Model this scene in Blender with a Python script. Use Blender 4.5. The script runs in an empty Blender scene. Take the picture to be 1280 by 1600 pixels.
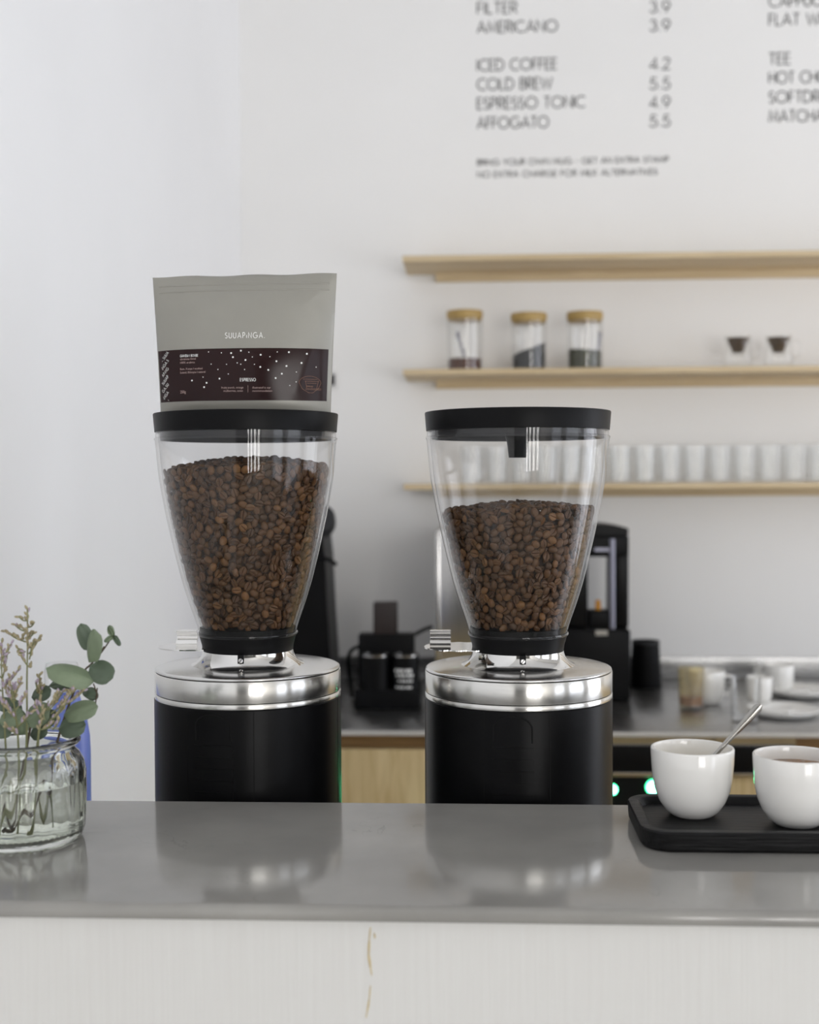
import bpy, math, random
import numpy as np
from mathutils import Vector, Matrix

random.seed(7)
rng = np.random.default_rng(11)
sc = bpy.context.scene
COL = sc.collection
pi = math.pi

# ------------------------------------------------------------------ camera
FPX, HORIZON = 2000.0, 752.0
YAW, PITCH, ROLL = math.radians(2.9), math.atan((800 - HORIZON) / FPX), 0.0047
CAMZ = 1.408
_r0 = Vector((math.cos(YAW), math.sin(YAW), 0))
_fw = Vector((-math.sin(YAW) * math.cos(PITCH), math.cos(YAW) * math.cos(PITCH), -math.sin(PITCH)))
_u0 = _r0.cross(_fw)
_up = _u0 * math.cos(ROLL) + _r0 * math.sin(ROLL)
_rt = _r0 * math.cos(ROLL) - _u0 * math.sin(ROLL)
CAM = Vector((0, 0, CAMZ))
cd = bpy.data.cameras.new('camera')
cam = bpy.data.objects.new('camera', cd)
COL.objects.link(cam)
cam.matrix_world = Matrix(((_rt.x, _up.x, -_fw.x, 0), (_rt.y, _up.y, -_fw.y, 0), (_rt.z, _up.z, -_fw.z, CAMZ), (0, 0, 0, 1)))
cd.sensor_fit = 'VERTICAL'
cd.sensor_height = 36.0
cd.lens = FPX / 1600 * 36.0
cd.clip_start = 0.05
cd.dof.use_dof = True
cd.dof.focus_distance = 1.27
cd.dof.aperture_fstop = 4.8
sc.camera = cam

# ------------------------------------------------------------------ light
sc.view_settings.view_transform = 'Standard'
sc.view_settings.look = 'None'
sc.view_settings.gamma = 1.0
sc.view_settings.use_curve_mapping = False
sc.view_settings.exposure = 0.0
sc.cycles.use_denoising = True
sc.cycles.max_bounces = 14
sc.cycles.diffuse_bounces = 5
sc.cycles.glossy_bounces = 6
sc.cycles.transmission_bounces = 12
sc.cycles.transparent_max_bounces = 32
sc.cycles.sample_clamp_indirect = 6.0
world = bpy.data.worlds.new('sky'); sc.world = world
world.use_nodes = True
world.node_tree.nodes['Background'].inputs[0].default_value = (0.78, 0.87, 1.0, 1)
world.node_tree.nodes['Background'].inputs[1].default_value = 1.2
# the shop's windows: (centre, size x, size z, facing) ; daylight comes in through each of them
WALL_X0, WALL_X1, WALL_Y0, WALL_Y1, CEIL = -0.60, 3.20, -5.00, 3.30, 3.80
WINDOWS = [((1.15, WALL_Y0, 1.48), 0.28, 2.9, 'front'), ((1.60, WALL_Y0, 1.48), 0.34, 2.9, 'front'), ((2.16, WALL_Y0, 1.48), 0.44, 2.9, 'front'), ((2.78, WALL_Y0, 1.48), 0.44, 2.9, 'front'),
           ((WALL_X1, -1.55, 1.38), 1.35, 2.4, 'side'), ((WALL_X1, 0.25, 1.38), 1.35, 2.4, 'side'), ((WALL_X1, 2.05, 1.38), 1.35, 2.4, 'side')]
DAY = 31.0
for c, w, h, side in WINDOWS:
    ld = bpy.data.lights.new('window_daylight', 'AREA')
    ld.shape = 'RECTANGLE'; ld.size = w; ld.size_y = h
    ld.energy = DAY * w * h / 1.4 * (1.70 if side == 'front' else (0.27 if c[1] < 1 else 0.52))
    ld.color = (1.0, 0.975, 0.94) if side == 'front' else (0.93, 0.94, 1.0)
    lo = bpy.data.objects.new('window_daylight', ld); COL.objects.link(lo)
    if side == 'front':
        lo.location = (c[0], c[1] + 0.03, c[2]); lo.rotation_euler = (pi / 2, 0, 0)
        lo.rotation_euler = Vector((0, -1, 0)).to_track_quat('Z', 'Y').to_euler()
    else:
        lo.location = (c[0] - 0.03, c[1], c[2])
        lo.rotation_euler = Vector((1, 0, 0)).to_track_quat('Z', 'Y').to_euler()

# ------------------------------------------------------------------ pixel helpers (photo frame 1280 x 1600)
def ray(px, py):
    return _fw + _rt * ((px - 640) / FPX) - _up * ((py - 800) / FPX)
def PY(px, py, Y):                       # the point where the sight line meets a plane Y = const
    d = ray(px, py); return CAM + d * (Y / d.y)
def PZ(px, py, z):                       # ... a horizontal plane
    d = ray(px, py); return CAM + d * ((z - CAMZ) / d.z)

# ------------------------------------------------------------------ mesh helpers
class MB:
    def __init__(s): s.v = []; s.f = []
    def add(s, vs, fs, M=None):
        o = len(s.v)
        if M is not None: vs = [tuple(M @ Vector(v)) for v in vs]
        s.v += [tuple(v) for v in vs]; s.f += [tuple(i + o for i in f) for f in fs]
        return s
    def box(s, x0, x1, y0, y1, z0, z1, b=0.0, M=None):
        if b <= 0:
            vs = [(x, y, z) for z in (z0, z1) for y in (y0, y1) for x in (x0, x1)]
            fs = [(0, 2, 3, 1), (4, 5, 7, 6), (0, 1, 5, 4), (2, 6, 7, 3), (0, 4, 6, 2), (1, 3, 7, 5)]
            return s.add(vs, fs, M)
        import bmesh
        bm = bmesh.new()
        r = bmesh.ops.create_cube(bm, size=1)
        for v in bm.verts:
            v.co = Vector(((x0 + x1) / 2 + v.co.x * (x1 - x0), (y0 + y1) / 2 + v.co.y * (y1 - y0), (z0 + z1) / 2 + v.co.z * (z1 - z0)))
        bmesh.ops.bevel(bm, geom=bm.edges[:], offset=b, segments=3, affect='EDGES', profile=0.5)
        bm.verts.index_update()
        s.add([v.co[:] for v in bm.verts], [[v.index for v in f.verts] for f in bm.faces], M)
        bm.free(); return s
    def lathe(s, prof, n=64, c=(0, 0, 0), M=None, rmod=None):
        """prof: list of (r, z); ends with r == 0 are closed"""
        vs = []; fs = []; rings = []
        for r, z in prof:
            if r < 1e-7:
                rings.append([len(vs)]); vs.append((c[0], c[1], c[2] + z))
            else:
                ring = []
                for i in range(n):
                    a = 2 * pi * i / n
                    rr = r if rmod is None else rmod(r, z, a)
                    ring.append(len(vs)); vs.append((c[0] + rr * math.cos(a), c[1] + rr * math.sin(a), c[2] + z))
                rings.append(ring)
        for A, B in zip(rings, rings[1:]):
            if len(A) == 1 and len(B) == 1: continue
            for i in range(n):
                j = (i + 1) % n
                if len(A) == 1: fs.append((A[0], B[j], B[i]))
                elif len(B) == 1: fs.append((A[i], A[j], B[0]))
                else: fs.append((A[i], A[j], B[j], B[i]))
        return s.add(vs, fs, M)
    def tube(s, pts, rad, n=8, cap=True):
        pts = [Vector(p) for p in pts]
        if not hasattr(rad, '__len__'): rad = [rad] * len(pts)
        vs = []; fs = []
        t0 = (pts[1] - pts[0]).normalized()
        nrm = t0.orthogonal().normalized()
        for i, p in enumerate(pts):
            t = (pts[min(i + 1, len(pts) - 1)] - pts[max(i - 1, 0)]).normalized()
            nrm = (nrm - t * nrm.dot(t)).normalized(); b = t.cross(nrm)
            for k in range(n):
                a = 2 * pi * k / n
                vs.append(tuple(p + (nrm * math.cos(a) + b * math.sin(a)) * rad[i]))
        for i in range(len(pts) - 1):
            for k in range(n):
                l = (k + 1) % n
                fs.append((i * n + k, i * n + l, (i + 1) * n + l, (i + 1) * n + k))
        if cap:
            fs.append(tuple(range(n))[::-1]); fs.append(tuple((len(pts) - 1) * n + k for k in range(n)))
        return s.add(vs, fs)
    def prism(s, poly, z0, z1, M=None):
        n = len(poly)
        vs = [(x, y, z0) for x, y in poly] + [(x, y, z1) for x, y in poly]
        fs = [tuple(range(n))[::-1], tuple(range(n, 2 * n))] + [(i, (i + 1) % n, n + (i + 1) % n, n + i) for i in range(n)]
        return s.add(vs, fs, M)
    def ellipsoid(s, c, r, nu=10, nv=6, M=None):
        prof = [(math.sin(pi * i / nv), -math.cos(pi * i / nv)) for i in range(nv + 1)]
        prof[0] = (0, -1); prof[-1] = (0, 1)
        m = Matrix.Translation(c) @ Matrix.Diagonal((r[0], r[1], r[2], 1))
        if M is not None: m = M @ m
        return s.lathe(prof, nu, M=m)
    def cylpatch(s, c, r0, r1, a0, a1, z0, z1, n=10):
        """curved plate lying on a vertical cylinder; angles measured from -Y, positive towards +X"""
        vs = []; fs = []
        for i in range(n + 1):
            a = a0 + (a1 - a0) * i / n
            for r in (r0, r1):
                for z in (z0, z1):
                    vs.append((c[0] + r * math.sin(a), c[1] - r * math.cos(a), z))
        for i in range(n):
            o = i * 4; p = o + 4
            fs += [(o + 2, p + 2, p + 3, o + 3), (o, o + 1, p + 1, p), (o + 1, o + 3, p + 3, p + 1), (o, p, p + 2, o + 2)]
        fs += [(0, 2, 3, 1), (n * 4, n * 4 + 1, n * 4 + 3, n * 4 + 2)]
        return s.add(vs, fs)

def link(name, me, mat, parent=None, smooth=40):
    if smooth:
        me.polygons.foreach_set('use_smooth', [True] * len(me.polygons))
        me.set_sharp_from_angle(angle=math.radians(smooth))
    if mat is not None and not me.materials: me.materials.append(mat)
    o = bpy.data.objects.new(name, me); COL.objects.link(o)
    if parent is not None:
        o.parent = parent
        o.matrix_parent_inverse = Matrix.Identity(4)
    return o
def build(name, mb, mat, parent=None, smooth=40, off=None):
    """off: origin of the parent (vertices are given in world space and moved into its frame)"""
    me = bpy.data.meshes.new(name)
    vs = mb.v
    if parent is not None and off is None:
        off = Vector((0, 0, 0)); q = parent
        while q is not None: off = off + q.location; q = q.parent
    if off is not None: vs = [(x - off[0], y - off[1], z - off[2]) for x, y, z in vs]
    me.from_pydata(vs, [], mb.f); me.update()
    return link(name, me, mat, parent, smooth)
def tag(o, label, cat, group=None):
    o['label'] = label; o['category'] = cat
    if group: o['group'] = group
    return o
def thing(name, label, cat, loc, group=None):
    o = bpy.data.objects.new(name, None); COL.objects.link(o)
    o.empty_display_size = 0.05; o.location = loc
    return tag(o, label, cat, group)
def single(name, mb, mat, label, cat, loc, group=None, smooth=40):
    o = build(name, mb, mat, None, smooth, off=loc); o.location = loc
    return tag(o, label, cat, group)
def struct(name, mb, mat, smooth=40):
    o = build(name, mb, mat, None, smooth); o['kind'] = 'structure'; return o
def smoothpath(pts, k=6):
    pts = [Vector(p) for p in pts]; out = []
    P = [pts[0] * 2 - pts[1]] + pts + [pts[-1] * 2 - pts[-2]]
    for i in range(1, len(P) - 2):
        for j in range(k):
            t = j / k
            a, b, c, d = P[i - 1], P[i], P[i + 1], P[i + 2]
            out.append(0.5 * ((2 * b) + (c - a) * t + (2 * a - 5 * b + 4 * c - d) * t * t + (3 * b - a - 3 * c + d) * t ** 3))
    out.append(pts[-1]); return out

# ------------------------------------------------------------------ materials
def _new(name):
    m = bpy.data.materials.new(name); m.use_nodes = True
    nt = m.node_tree; return m, nt, nt.nodes['Principled BSDF']
def srgb(r, g, b):
    f = lambda c: c / 12.92 if c <= 0.04045 else ((c + 0.055) / 1.055) ** 2.4
    return (f(r / 255), f(g / 255), f(b / 255))
def mat(name, col, rough=0.5, metal=0.0, var=0.06, scale=30, stretch=(1, 1, 1), bump=0.0, bscale=200, spec=0.5, rvar=0.0, detail=3, coat=0.0, emit=None, estr=1.0, aniso=0.0):
    m, nt, b = _new(name)
    tc = nt.nodes.new('ShaderNodeTexCoord'); mp = nt.nodes.new('ShaderNodeMapping')
    mp.inputs['Scale'].default_value = stretch
    nt.links.new(tc.outputs['Object'], mp.inputs[0])
    nz = nt.nodes.new('ShaderNodeTexNoise'); nz.inputs['Scale'].default_value = scale; nz.inputs['Detail'].default_value = detail
    nt.links.new(mp.outputs[0], nz.inputs['Vector'])
    cr = nt.nodes.new('ShaderNodeValToRGB')
    lo = [max(0, c * (1 - var)) for c in col]; hi = [min(1, c * (1 + var)) for c in col]
    cr.color_ramp.elements[0].position = 0.3; cr.color_ramp.elements[1].position = 0.7
    cr.color_ramp.elements[0].color = (*lo, 1); cr.color_ramp.elements[1].color = (*hi, 1)
    nt.links.new(nz.outputs['Fac'], cr.inputs[0]); nt.links.new(cr.outputs[0], b.inputs['Base Color'])
    b.inputs['Roughness'].default_value = rough; b.inputs['Metallic'].default_value = metal
    b.inputs['Specular IOR Level'].default_value = spec
    if coat: b.inputs['Coat Weight'].default_value = coat; b.inputs['Coat Roughness'].default_value = 0.05
    if aniso:
        b.inputs['Anisotropic'].default_value = aniso; b.inputs['Anisotropic Rotation'].default_value = 0.25
        tg = nt.nodes.new('ShaderNodeTangent'); tg.direction_type = 'RADIAL'; tg.axis = 'Z'
        nt.links.new(tg.outputs[0], b.inputs['Tangent'])
    if rvar:
        mr = nt.nodes.new('ShaderNodeMapRange'); mr.inputs['To Min'].default_value = max(0, rough - rvar); mr.inputs['To Max'].default_value = rough + rvar
        nt.links.new(nz.outputs['Fac'], mr.inputs[0]); nt.links.new(mr.outputs[0], b.inputs['Roughness'])
    if bump:
        n2 = nt.nodes.new('ShaderNodeTexNoise'); n2.inputs['Scale'].default_value = bscale; n2.inputs['Detail'].default_value = 4
        nt.links.new(mp.outputs[0], n2.inputs['Vector'])
        bp = nt.nodes.new('ShaderNodeBump'); bp.inputs['Strength'].default_value = bump; bp.inputs['Distance'].default_value = 0.002
        nt.links.new(n2.outputs['Fac'], bp.inputs['Height']); nt.links.new(bp.outputs[0], b.inputs['Normal'])
    if emit:
        b.inputs['Emission Color'].default_value = (*emit, 1); b.inputs['Emission Strength'].default_value = estr
    return m
def wood(name, c1, c2, axis='x', rough=0.5, scale=7.0):
    m, nt, b = _new(name)
    tc = nt.nodes.new('ShaderNodeTexCoord'); mp = nt.nodes.new('ShaderNodeMapping')
    mp.inputs['Scale'].default_value = {'x': (0.5, 9, 9), 'z': (7, 7, 0.6), 'y': (9, .5, 9)}[axis]
    nt.links.new(tc.outputs['Object'], mp.inputs[0])
    nz = nt.nodes.new('ShaderNodeTexNoise'); nz.inputs['Scale'].default_value = scale; nz.inputs['Detail'].default_value = 6; nz.inputs['Distortion'].default_value = 1.2
    nt.links.new(mp.outputs[0], nz.inputs['Vector'])
    cr = nt.nodes.new('ShaderNodeValToRGB'); cr.color_ramp.elements[0].position = 0.35; cr.color_ramp.elements[1].position = 0.68
    cr.color_ramp.elements[0].color = (*c1, 1); cr.color_ramp.elements[1].color = (*c2, 1)
    nt.links.new(nz.outputs['Fac'], cr.inputs[0]); nt.links.new(cr.outputs[0], b.inputs['Base Color'])
    b.inputs['Roughness'].default_value = rough
    bp = nt.nodes.new('ShaderNodeBump'); bp.inputs['Strength'].default_value = 0.08; bp.inputs['Distance'].default_value = 0.001
    nt.links.new(nz.outputs['Fac'], bp.inputs['Height']); nt.links.new(bp.outputs[0], b.inputs['Normal'])
    return m
def clear(name, tint=(1, 1, 1), rough=0.02, f0=0.04, top=1.0, haze=0.0):
    """thin clear plastic or glass: each surface mirrors by its angle and lets the rest straight through"""
    m, nt, b = _new(name); nt.nodes.remove(b)
    out = nt.nodes['Material Output']
    tr = nt.nodes.new('ShaderNodeBsdfTransparent'); gl = nt.nodes.new('ShaderNodeBsdfGlossy')
    gl.inputs['Roughness'].default_value = rough
    tc = nt.nodes.new('ShaderNodeTexCoord'); nz = nt.nodes.new('ShaderNodeTexNoise'); nz.inputs['Scale'].default_value = 14
    nt.links.new(tc.outputs['Object'], nz.inputs['Vector'])
    cr = nt.nodes.new('ShaderNodeValToRGB')
    cr.color_ramp.elements[0].color = (*[c * 0.985 for c in tint], 1); cr.color_ramp.elements[1].color = (*tint, 1)
    nt.links.new(nz.outputs['Fac'], cr.inputs[0]); nt.links.new(cr.outputs[0], tr.inputs[0])
    lw = nt.nodes.new('ShaderNodeLayerWeight'); lw.inputs['Blend'].default_value = 0.5
    pw = nt.nodes.new('ShaderNodeMath'); pw.operation = 'POWER'; pw.inputs[1].default_value = 4.0
    nt.links.new(lw.outputs['Facing'], pw.inputs[0])
    mr = nt.nodes.new('ShaderNodeMapRange'); mr.inputs['To Min'].default_value = f0; mr.inputs['To Max'].default_value = top
    nt.links.new(pw.outputs[0], mr.inputs[0])
    mx = nt.nodes.new('ShaderNodeMixShader')
    nt.links.new(mr.outputs[0], mx.inputs[0]); nt.links.new(tr.outputs[0], mx.inputs[1]); nt.links.new(gl.outputs[0], mx.inputs[2])
    last = mx
    if haze:
        df = nt.nodes.new('ShaderNodeBsdfDiffuse'); m2 = nt.nodes.new('ShaderNodeMixShader'); m2.inputs[0].default_value = haze
        nt.links.new(mx.outputs[0], m2.inputs[1]); nt.links.new(df.outputs[0], m2.inputs[2]); last = m2
    nt.links.new(last.outputs[0], out.inputs['Surface'])
    return m
def glassy(name, col, ior=1.45, rough=0.0):
    m, nt, b = _new(name)
    b.inputs['Base Color'].default_value = (*col, 1); b.inputs['Transmission Weight'].default_value = 1
    b.inputs['IOR'].default_value = ior; b.inputs['Roughness'].default_value = rough
    return m

M = {}
M['wall'] = mat('wall_paint', (0.86, 0.853, 0.84), 0.75, var=0.012, scale=3, bump=0.05, bscale=120)
M['wall_side'] = mat('daylit_wall_paint', (0.86, 0.86, 0.865), 0.75, var=0.012, scale=3, bump=0.05, bscale=120)  # wall paint with the bluish cast of window daylight put into its colour
M['ceiling'] = mat('ceiling_paint', (0.66, 0.66, 0.66), 0.8, var=0.01, scale=3)
M['floor'] = mat('floor_screed', (0.36, 0.345, 0.32), 0.55, var=0.1, scale=4, bump=0.05)
M['dark_paint'] = mat('added_door_paint', (0.05, 0.052, 0.055), 0.4, var=0.1)
M['shopfront'] = mat('shopfront_paint', (0.11, 0.108, 0.10), 0.6, var=0.05, scale=5)
M['frame'] = mat('window_frame_paint', (0.08, 0.08, 0.085), 0.45, var=0.08)
M['shelf'] = wood('shelf_ash', srgb(198, 176, 138), srgb(216, 196, 160), 'x', 0.5)
M['door_wood'] = wood('cabinet_birch', srgb(196, 172, 124), srgb(218, 197, 152), 'z', 0.45)
M['rail_wood'] = wood('cabinet_rail', srgb(128, 98, 60), srgb(150, 118, 76), 'x', 0.5)
M['bamboo'] = wood('bamboo_lid', srgb(156, 128, 70), srgb(184, 154, 94), 'x', 0.45)
M['steel_top'] = mat('brushed_steel', (0.42, 0.42, 0.42), 0.28, 1.0, var=0.08, scale=20, stretch=(1, 12, 12), rvar=0.05)
M['steel'] = mat('steel', (0.55, 0.54, 0.53), 0.22, 1.0, var=0.04)
M['polish'] = mat('polished_aluminium', (0.80, 0.79, 0.76), 0.25, 1.0, var=0.03, scale=60, stretch=(1, 1, 8), aniso=0.98)
M['plate'] = mat('satin_aluminium', (0.74, 0.735, 0.72), 0.2, 1.0, var=0.03, scale=40, rvar=0.04)
M['edge'] = mat('satin_edge', (0.66, 0.655, 0.64), 0.5, 0.5, var=0.04)
M['spoon'] = mat('dark_steel', (0.36, 0.35, 0.33), 0.2, 1.0, var=0.06)
M['rod'] = mat('dark_bluish_metal', (0.22, 0.22, 0.27), 0.3, 0.6, var=0.05)  # bluish tone carries the tower's painted highlight; also scoop metal and head trim
M['chrome'] = mat('chrome', (0.80, 0.79, 0.77), 0.06, 1.0, var=0.02)
M['black_body'] = mat('black_satin_metal', (0.004, 0.004, 0.0045), 0.33, var=0.1, spec=0.12)
M['black_groove'] = mat('black_groove', (0.004, 0.004, 0.004), 0.7, var=0.1, spec=0.2)
M['black_plastic'] = mat('black_plastic', (0.006, 0.006, 0.0065), 0.4, var=0.08, bump=0.03, bscale=1500, spec=0.10)
M['grey_plastic'] = mat('dark_grey_plastic', (0.03, 0.03, 0.032), 0.5, var=0.06, spec=0.2)
M['hopper'] = clear('hopper_plastic', (0.985, 0.985, 0.985), 0.03, 0.022, 0.9, haze=0.003)
M['thin_glass'] = clear('thin_glass', (0.994, 0.996, 0.995), 0.03, 0.035, 0.85)
M['stain_glass'] = clear('milky_stained_glass', (0.93, 0.88, 0.72), 0.05, 0.05, 0.8, haze=0.10)
M['jar_glass'] = glassy('jar_glass', (0.965, 0.985, 0.945), 1.45)
M['water'] = glassy('water', (0.97, 0.985, 0.94), 1.33)
M['blue'] = mat('blue_plastic', srgb(122, 140, 222), 0.35, var=0.05)
M['leaf'] = mat('eucalyptus_leaf', srgb(112, 126, 100), 0.55, var=0.16, scale=60, bump=0.1, bscale=300)
M['leaf_dark'] = mat('eucalyptus_leaf_dark', srgb(84, 98, 80), 0.55, var=0.16, scale=60, bump=0.1, bscale=300)
M['stem'] = mat('stem_green', srgb(120, 122, 84), 0.6, var=0.15)
M['stem_dark'] = mat('stem_brown', srgb(74, 62, 46), 0.6, var=0.2)
M['flower'] = mat('statice_calyx', srgb(156, 146, 116), 0.7, var=0.25, scale=220)
M['petal'] = mat('statice_petal', srgb(168, 154, 168), 0.7, var=0.12, scale=220)
M['porcelain'] = mat('white_porcelain', (0.86, 0.85, 0.82), 0.12, var=0.01, coat=0.4)
M['coffee'] = mat('milk_coffee', srgb(138, 96, 50), 0.25, var=0.25, scale=90)
M['foam'] = mat('milk_foam', srgb(214, 198, 164), 0.5, var=0.1, scale=120)
M['tray'] = mat('black_stained_wood', (0.007, 0.007, 0.0075), 0.45, spec=0.2, var=0.5, scale=26, stretch=(1, 14, 14), bump=0.35, bscale=26)
M['pouch'] = mat('taupe_foil_pouch', srgb(150, 148, 140), 0.42, 0.15, var=0.03, scale=20)
M['label'] = mat('maroon_label', srgb(38, 19, 19), 0.22, var=0.06, scale=40, spec=0.22)
M['print_white'] = mat('white_print', (0.85, 0.85, 0.83), 0.5, var=0.02)
M['print_pink'] = mat('pale_print', srgb(186, 158, 152), 0.5, var=0.04)
M['print_copper'] = mat('copper_print', srgb(140, 92, 64), 0.4, var=0.05)
M['ink'] = mat('black_vinyl', (0.035, 0.035, 0.037), 0.6, var=0.06)
M['cocoa'] = mat('cocoa_powder', srgb(84, 52, 36), 0.9, var=0.2, scale=150, bump=0.5, bscale=250)
M['tea_black'] = mat('loose_black_tea', srgb(46, 46, 46), 0.8, var=0.5, scale=160, bump=1.0, bscale=200)
M['tea_green'] = mat('loose_green_tea', srgb(66, 66, 48), 0.8, var=0.4, scale=160, bump=1.0, bscale=200)
M['brown_glass'] = mat('brown_drink', srgb(74, 58, 42), 0.3, var=0.15)
M['orange'] = mat('amber_plastic', srgb(214, 148, 40), 0.4, var=0.1)
M['paper'] = mat('paper_napkin', (0.82, 0.82, 0.80), 0.9, var=0.03, bump=0.3, bscale=60)
M['panel_white'] = mat('frosted_panel', (0.72, 0.72, 0.71), 0.5, var=0.03)
M['dark_red'] = mat('dark_brown_wood', (0.02, 0.012, 0.011), 0.5, var=0.3)
M['led'] = mat('lit_button_core', (0.1, 0.8, 0.35), 0.4, emit=(0.10, 1.0, 0.42), estr=30.0)
M['led_green'] = mat('lit_button_ring', (0.1, 0.8, 0.35), 0.4, emit=(0.04, 0.9, 0.30), estr=6.0)

# stone bar top: grey with faint clouds and hairline veins
m, nt, b = _new('grey_stone')
tc = nt.nodes.new('ShaderNodeTexCoord')
nz = nt.nodes.new('ShaderNodeTexNoise'); nz.inputs['Scale'].default_value = 9; nz.inputs['Detail'].default_value = 8
nt.links.new(tc.outputs['Object'], nz.inputs['Vector'])
cr = nt.nodes.new('ShaderNodeValToRGB'); cr.color_ramp.elements[0].position = 0.3; cr.color_ramp.elements[1].position = 0.75
cr.color_ramp.elements[0].color = (*srgb(138, 136, 132), 1); cr.color_ramp.elements[1].color = (*srgb(156, 154, 149), 1)
nt.links.new(nz.outputs['Fac'], cr.inputs[0])
n2 = nt.nodes.new('ShaderNodeTexNoise'); n2.inputs['Scale'].default_value = 14; n2.inputs['Detail'].default_value = 5; n2.inputs['Distortion'].default_value = 1.5
nt.links.new(tc.outputs['Object'], n2.inputs['Vector'])
v1 = nt.nodes.new('ShaderNodeMath'); v1.operation = 'SUBTRACT'; v1.inputs[1].default_value = 0.5
v2 = nt.nodes.new('ShaderNodeMath'); v2.operation = 'ABSOLUTE'
v3 = nt.nodes.new('ShaderNodeMapRange'); v3.inputs['From Max'].default_value = 0.010; v3.inputs['To Min'].default_value = 1; v3.inputs['To Max'].default_value = 0
nt.links.new(n2.outputs['Fac'], v1.inputs[0]); nt.links.new(v1.outputs[0], v2.inputs[0]); nt.links.new(v2.outputs[0], v3.inputs[0])
n3 = nt.nodes.new('ShaderNodeTexNoise'); n3.inputs['Scale'].default_value = 7
nt.links.new(tc.outputs['Object'], n3.inputs['Vector'])
v4 = nt.nodes.new('ShaderNodeMapRange'); v4.inputs['From Min'].default_value = 0.55; v4.inputs['From Max'].default_value = 0.72; v4.inputs['To Max'].default_value = 0.35
nt.links.new(n3.outputs['Fac'], v4.inputs[0])
v5 = nt.nodes.new('ShaderNodeMath'); v5.operation = 'MULTIPLY'
nt.links.new(v3.outputs[0], v5.inputs[0]); nt.links.new(v4.outputs[0], v5.inputs[1])
mx = nt.nodes.new('ShaderNodeMixRGB'); mx.inputs[2].default_value = (*srgb(62, 60, 58), 1)
nt.links.new(v5.outputs[0], mx.inputs[0]); nt.links.new(cr.outputs[0], mx.inputs[1]); nt.links.new(mx.outputs[0], b.inputs['Base Color'])
b.inputs['Roughness'].default_value = 0.10
M['stone'] = m

# painted front of the bar: white with vertical brush marks and a coffee drip
m, nt, b = _new('white_brushed_paint')
tc = nt.nodes.new('ShaderNodeTexCoord'); mp = nt.nodes.new('ShaderNodeMapping'); mp.inputs['Scale'].default_value = (60, 60, 2.2)
nt.links.new(tc.outputs['Object'], mp.inputs[0])
nz = nt.nodes.new('ShaderNodeTexNoise'); nz.inputs['Scale'].default_value = 4; nz.inputs['Detail'].default_value = 6
nt.links.new(mp.outputs[0], nz.inputs['Vector'])
cr = nt.nodes.new('ShaderNodeValToRGB'); cr.color_ramp.elements[0].position = 0.3; cr.color_ramp.elements[1].position = 0.7
cr.color_ramp.elements[0].color = (0.655, 0.645, 0.62, 1); cr.color_ramp.elements[1].color = (0.675, 0.67, 0.645, 1)
nt.links.new(nz.outputs['Fac'], cr.inputs[0]); nt.links.new(cr.outputs[0], b.inputs['Base Color'])
bp = nt.nodes.new('ShaderNodeBump'); bp.inputs['Strength'].default_value = 0.35; bp.inputs['Distance'].default_value = 0.001
nt.links.new(nz.outputs['Fac'], bp.inputs['Height']); nt.links.new(bp.outputs[0], b.inputs['Normal'])
b.inputs['Roughness'].default_value = 0.6
M['bar_paint'] = m
M['drip'] = mat('dried_coffee_drip', srgb(190, 172, 128), 0.5, var=0.15, scale=300)

# roasted beans: tone comes from each bean
m, nt, b = _new('roasted_bean')
at = nt.nodes.new('ShaderNodeAttribute'); at.attribute_name = 'tone'
cr = nt.nodes.new('ShaderNodeValToRGB')
cr.color_ramp.elements[0].color = (*srgb(62, 42, 25), 1); cr.color_ramp.elements[1].color = (*srgb(128, 90, 52), 1)
e = cr.color_ramp.elements.new(0.55); e.color = (*srgb(92, 63, 37), 1)
nt.links.new(at.outputs['Fac'], cr.inputs[0])
tc = nt.nodes.new('ShaderNodeTexCoord'); nz = nt.nodes.new('ShaderNodeTexNoise'); nz.inputs['Scale'].default_value = 500
nt.links.new(tc.outputs['Object'], nz.inputs['Vector'])
mx = nt.nodes.new('ShaderNodeMixRGB'); mx.blend_type = 'MULTIPLY'; mx.inputs[0].default_value = 0.35
nt.links.new(cr.outputs[0], mx.inputs[1]); nt.links.new(nz.outputs['Color'], mx.inputs[2]); nt.links.new(mx.outputs[0], b.inputs['Base Color'])
b.inputs['Roughness'].default_value = 0.48; b.inputs['Specular IOR Level'].default_value = 0.25
M['bean'] = m

# ------------------------------------------------------------------ room shell
BAR_Z, LOW_Z, BACK_Z = 1.10, 0.90, 0.90
struct('floor', MB().box(WALL_X0 - .1, WALL_X1 + .1, WALL_Y0 - .1, WALL_Y1 + .1, -0.1, 0), M['floor'], 0)
struct('ceiling', MB().box(WALL_X0 - .1, WALL_X1 + .1, WALL_Y0 - .1, WALL_Y1 + .1, CEIL, CEIL + .1), M['ceiling'], 0)
wall_back = struct('wall_back', MB().box(WALL_X0 - .1, WALL_X1 + .1, WALL_Y1, WALL_Y1 + .1, 0, CEIL), M['wall'], 0)
struct('wall_left', MB().box(WALL_X0 - .1, WALL_X0, WALL_Y0, WALL_Y1, 0, CEIL), M['wall_side'], 0)
def wall_with_openings(name, lo, hi, ops, axis, pos, sgn, m):
    mb = MB(); xs = lo
    def bx(a0, a1, z0, z1):
        if axis == 'x': mb.box(a0, a1, pos - .1 if sgn < 0 else pos, pos if sgn < 0 else pos + .1, z0, z1)
        else: mb.box(pos, pos + .1, a0, a1, z0, z1)
    for a0, a1, z0, z1 in sorted(ops):
        bx(xs, a0, 0, CEIL)
        if z0 > 0: bx(a0, a1, 0, z0)
        bx(a0, a1, z1, CEIL); xs = a1
    bx(xs, hi, 0, CEIL)
    return struct(name, mb, m, 0)
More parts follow.
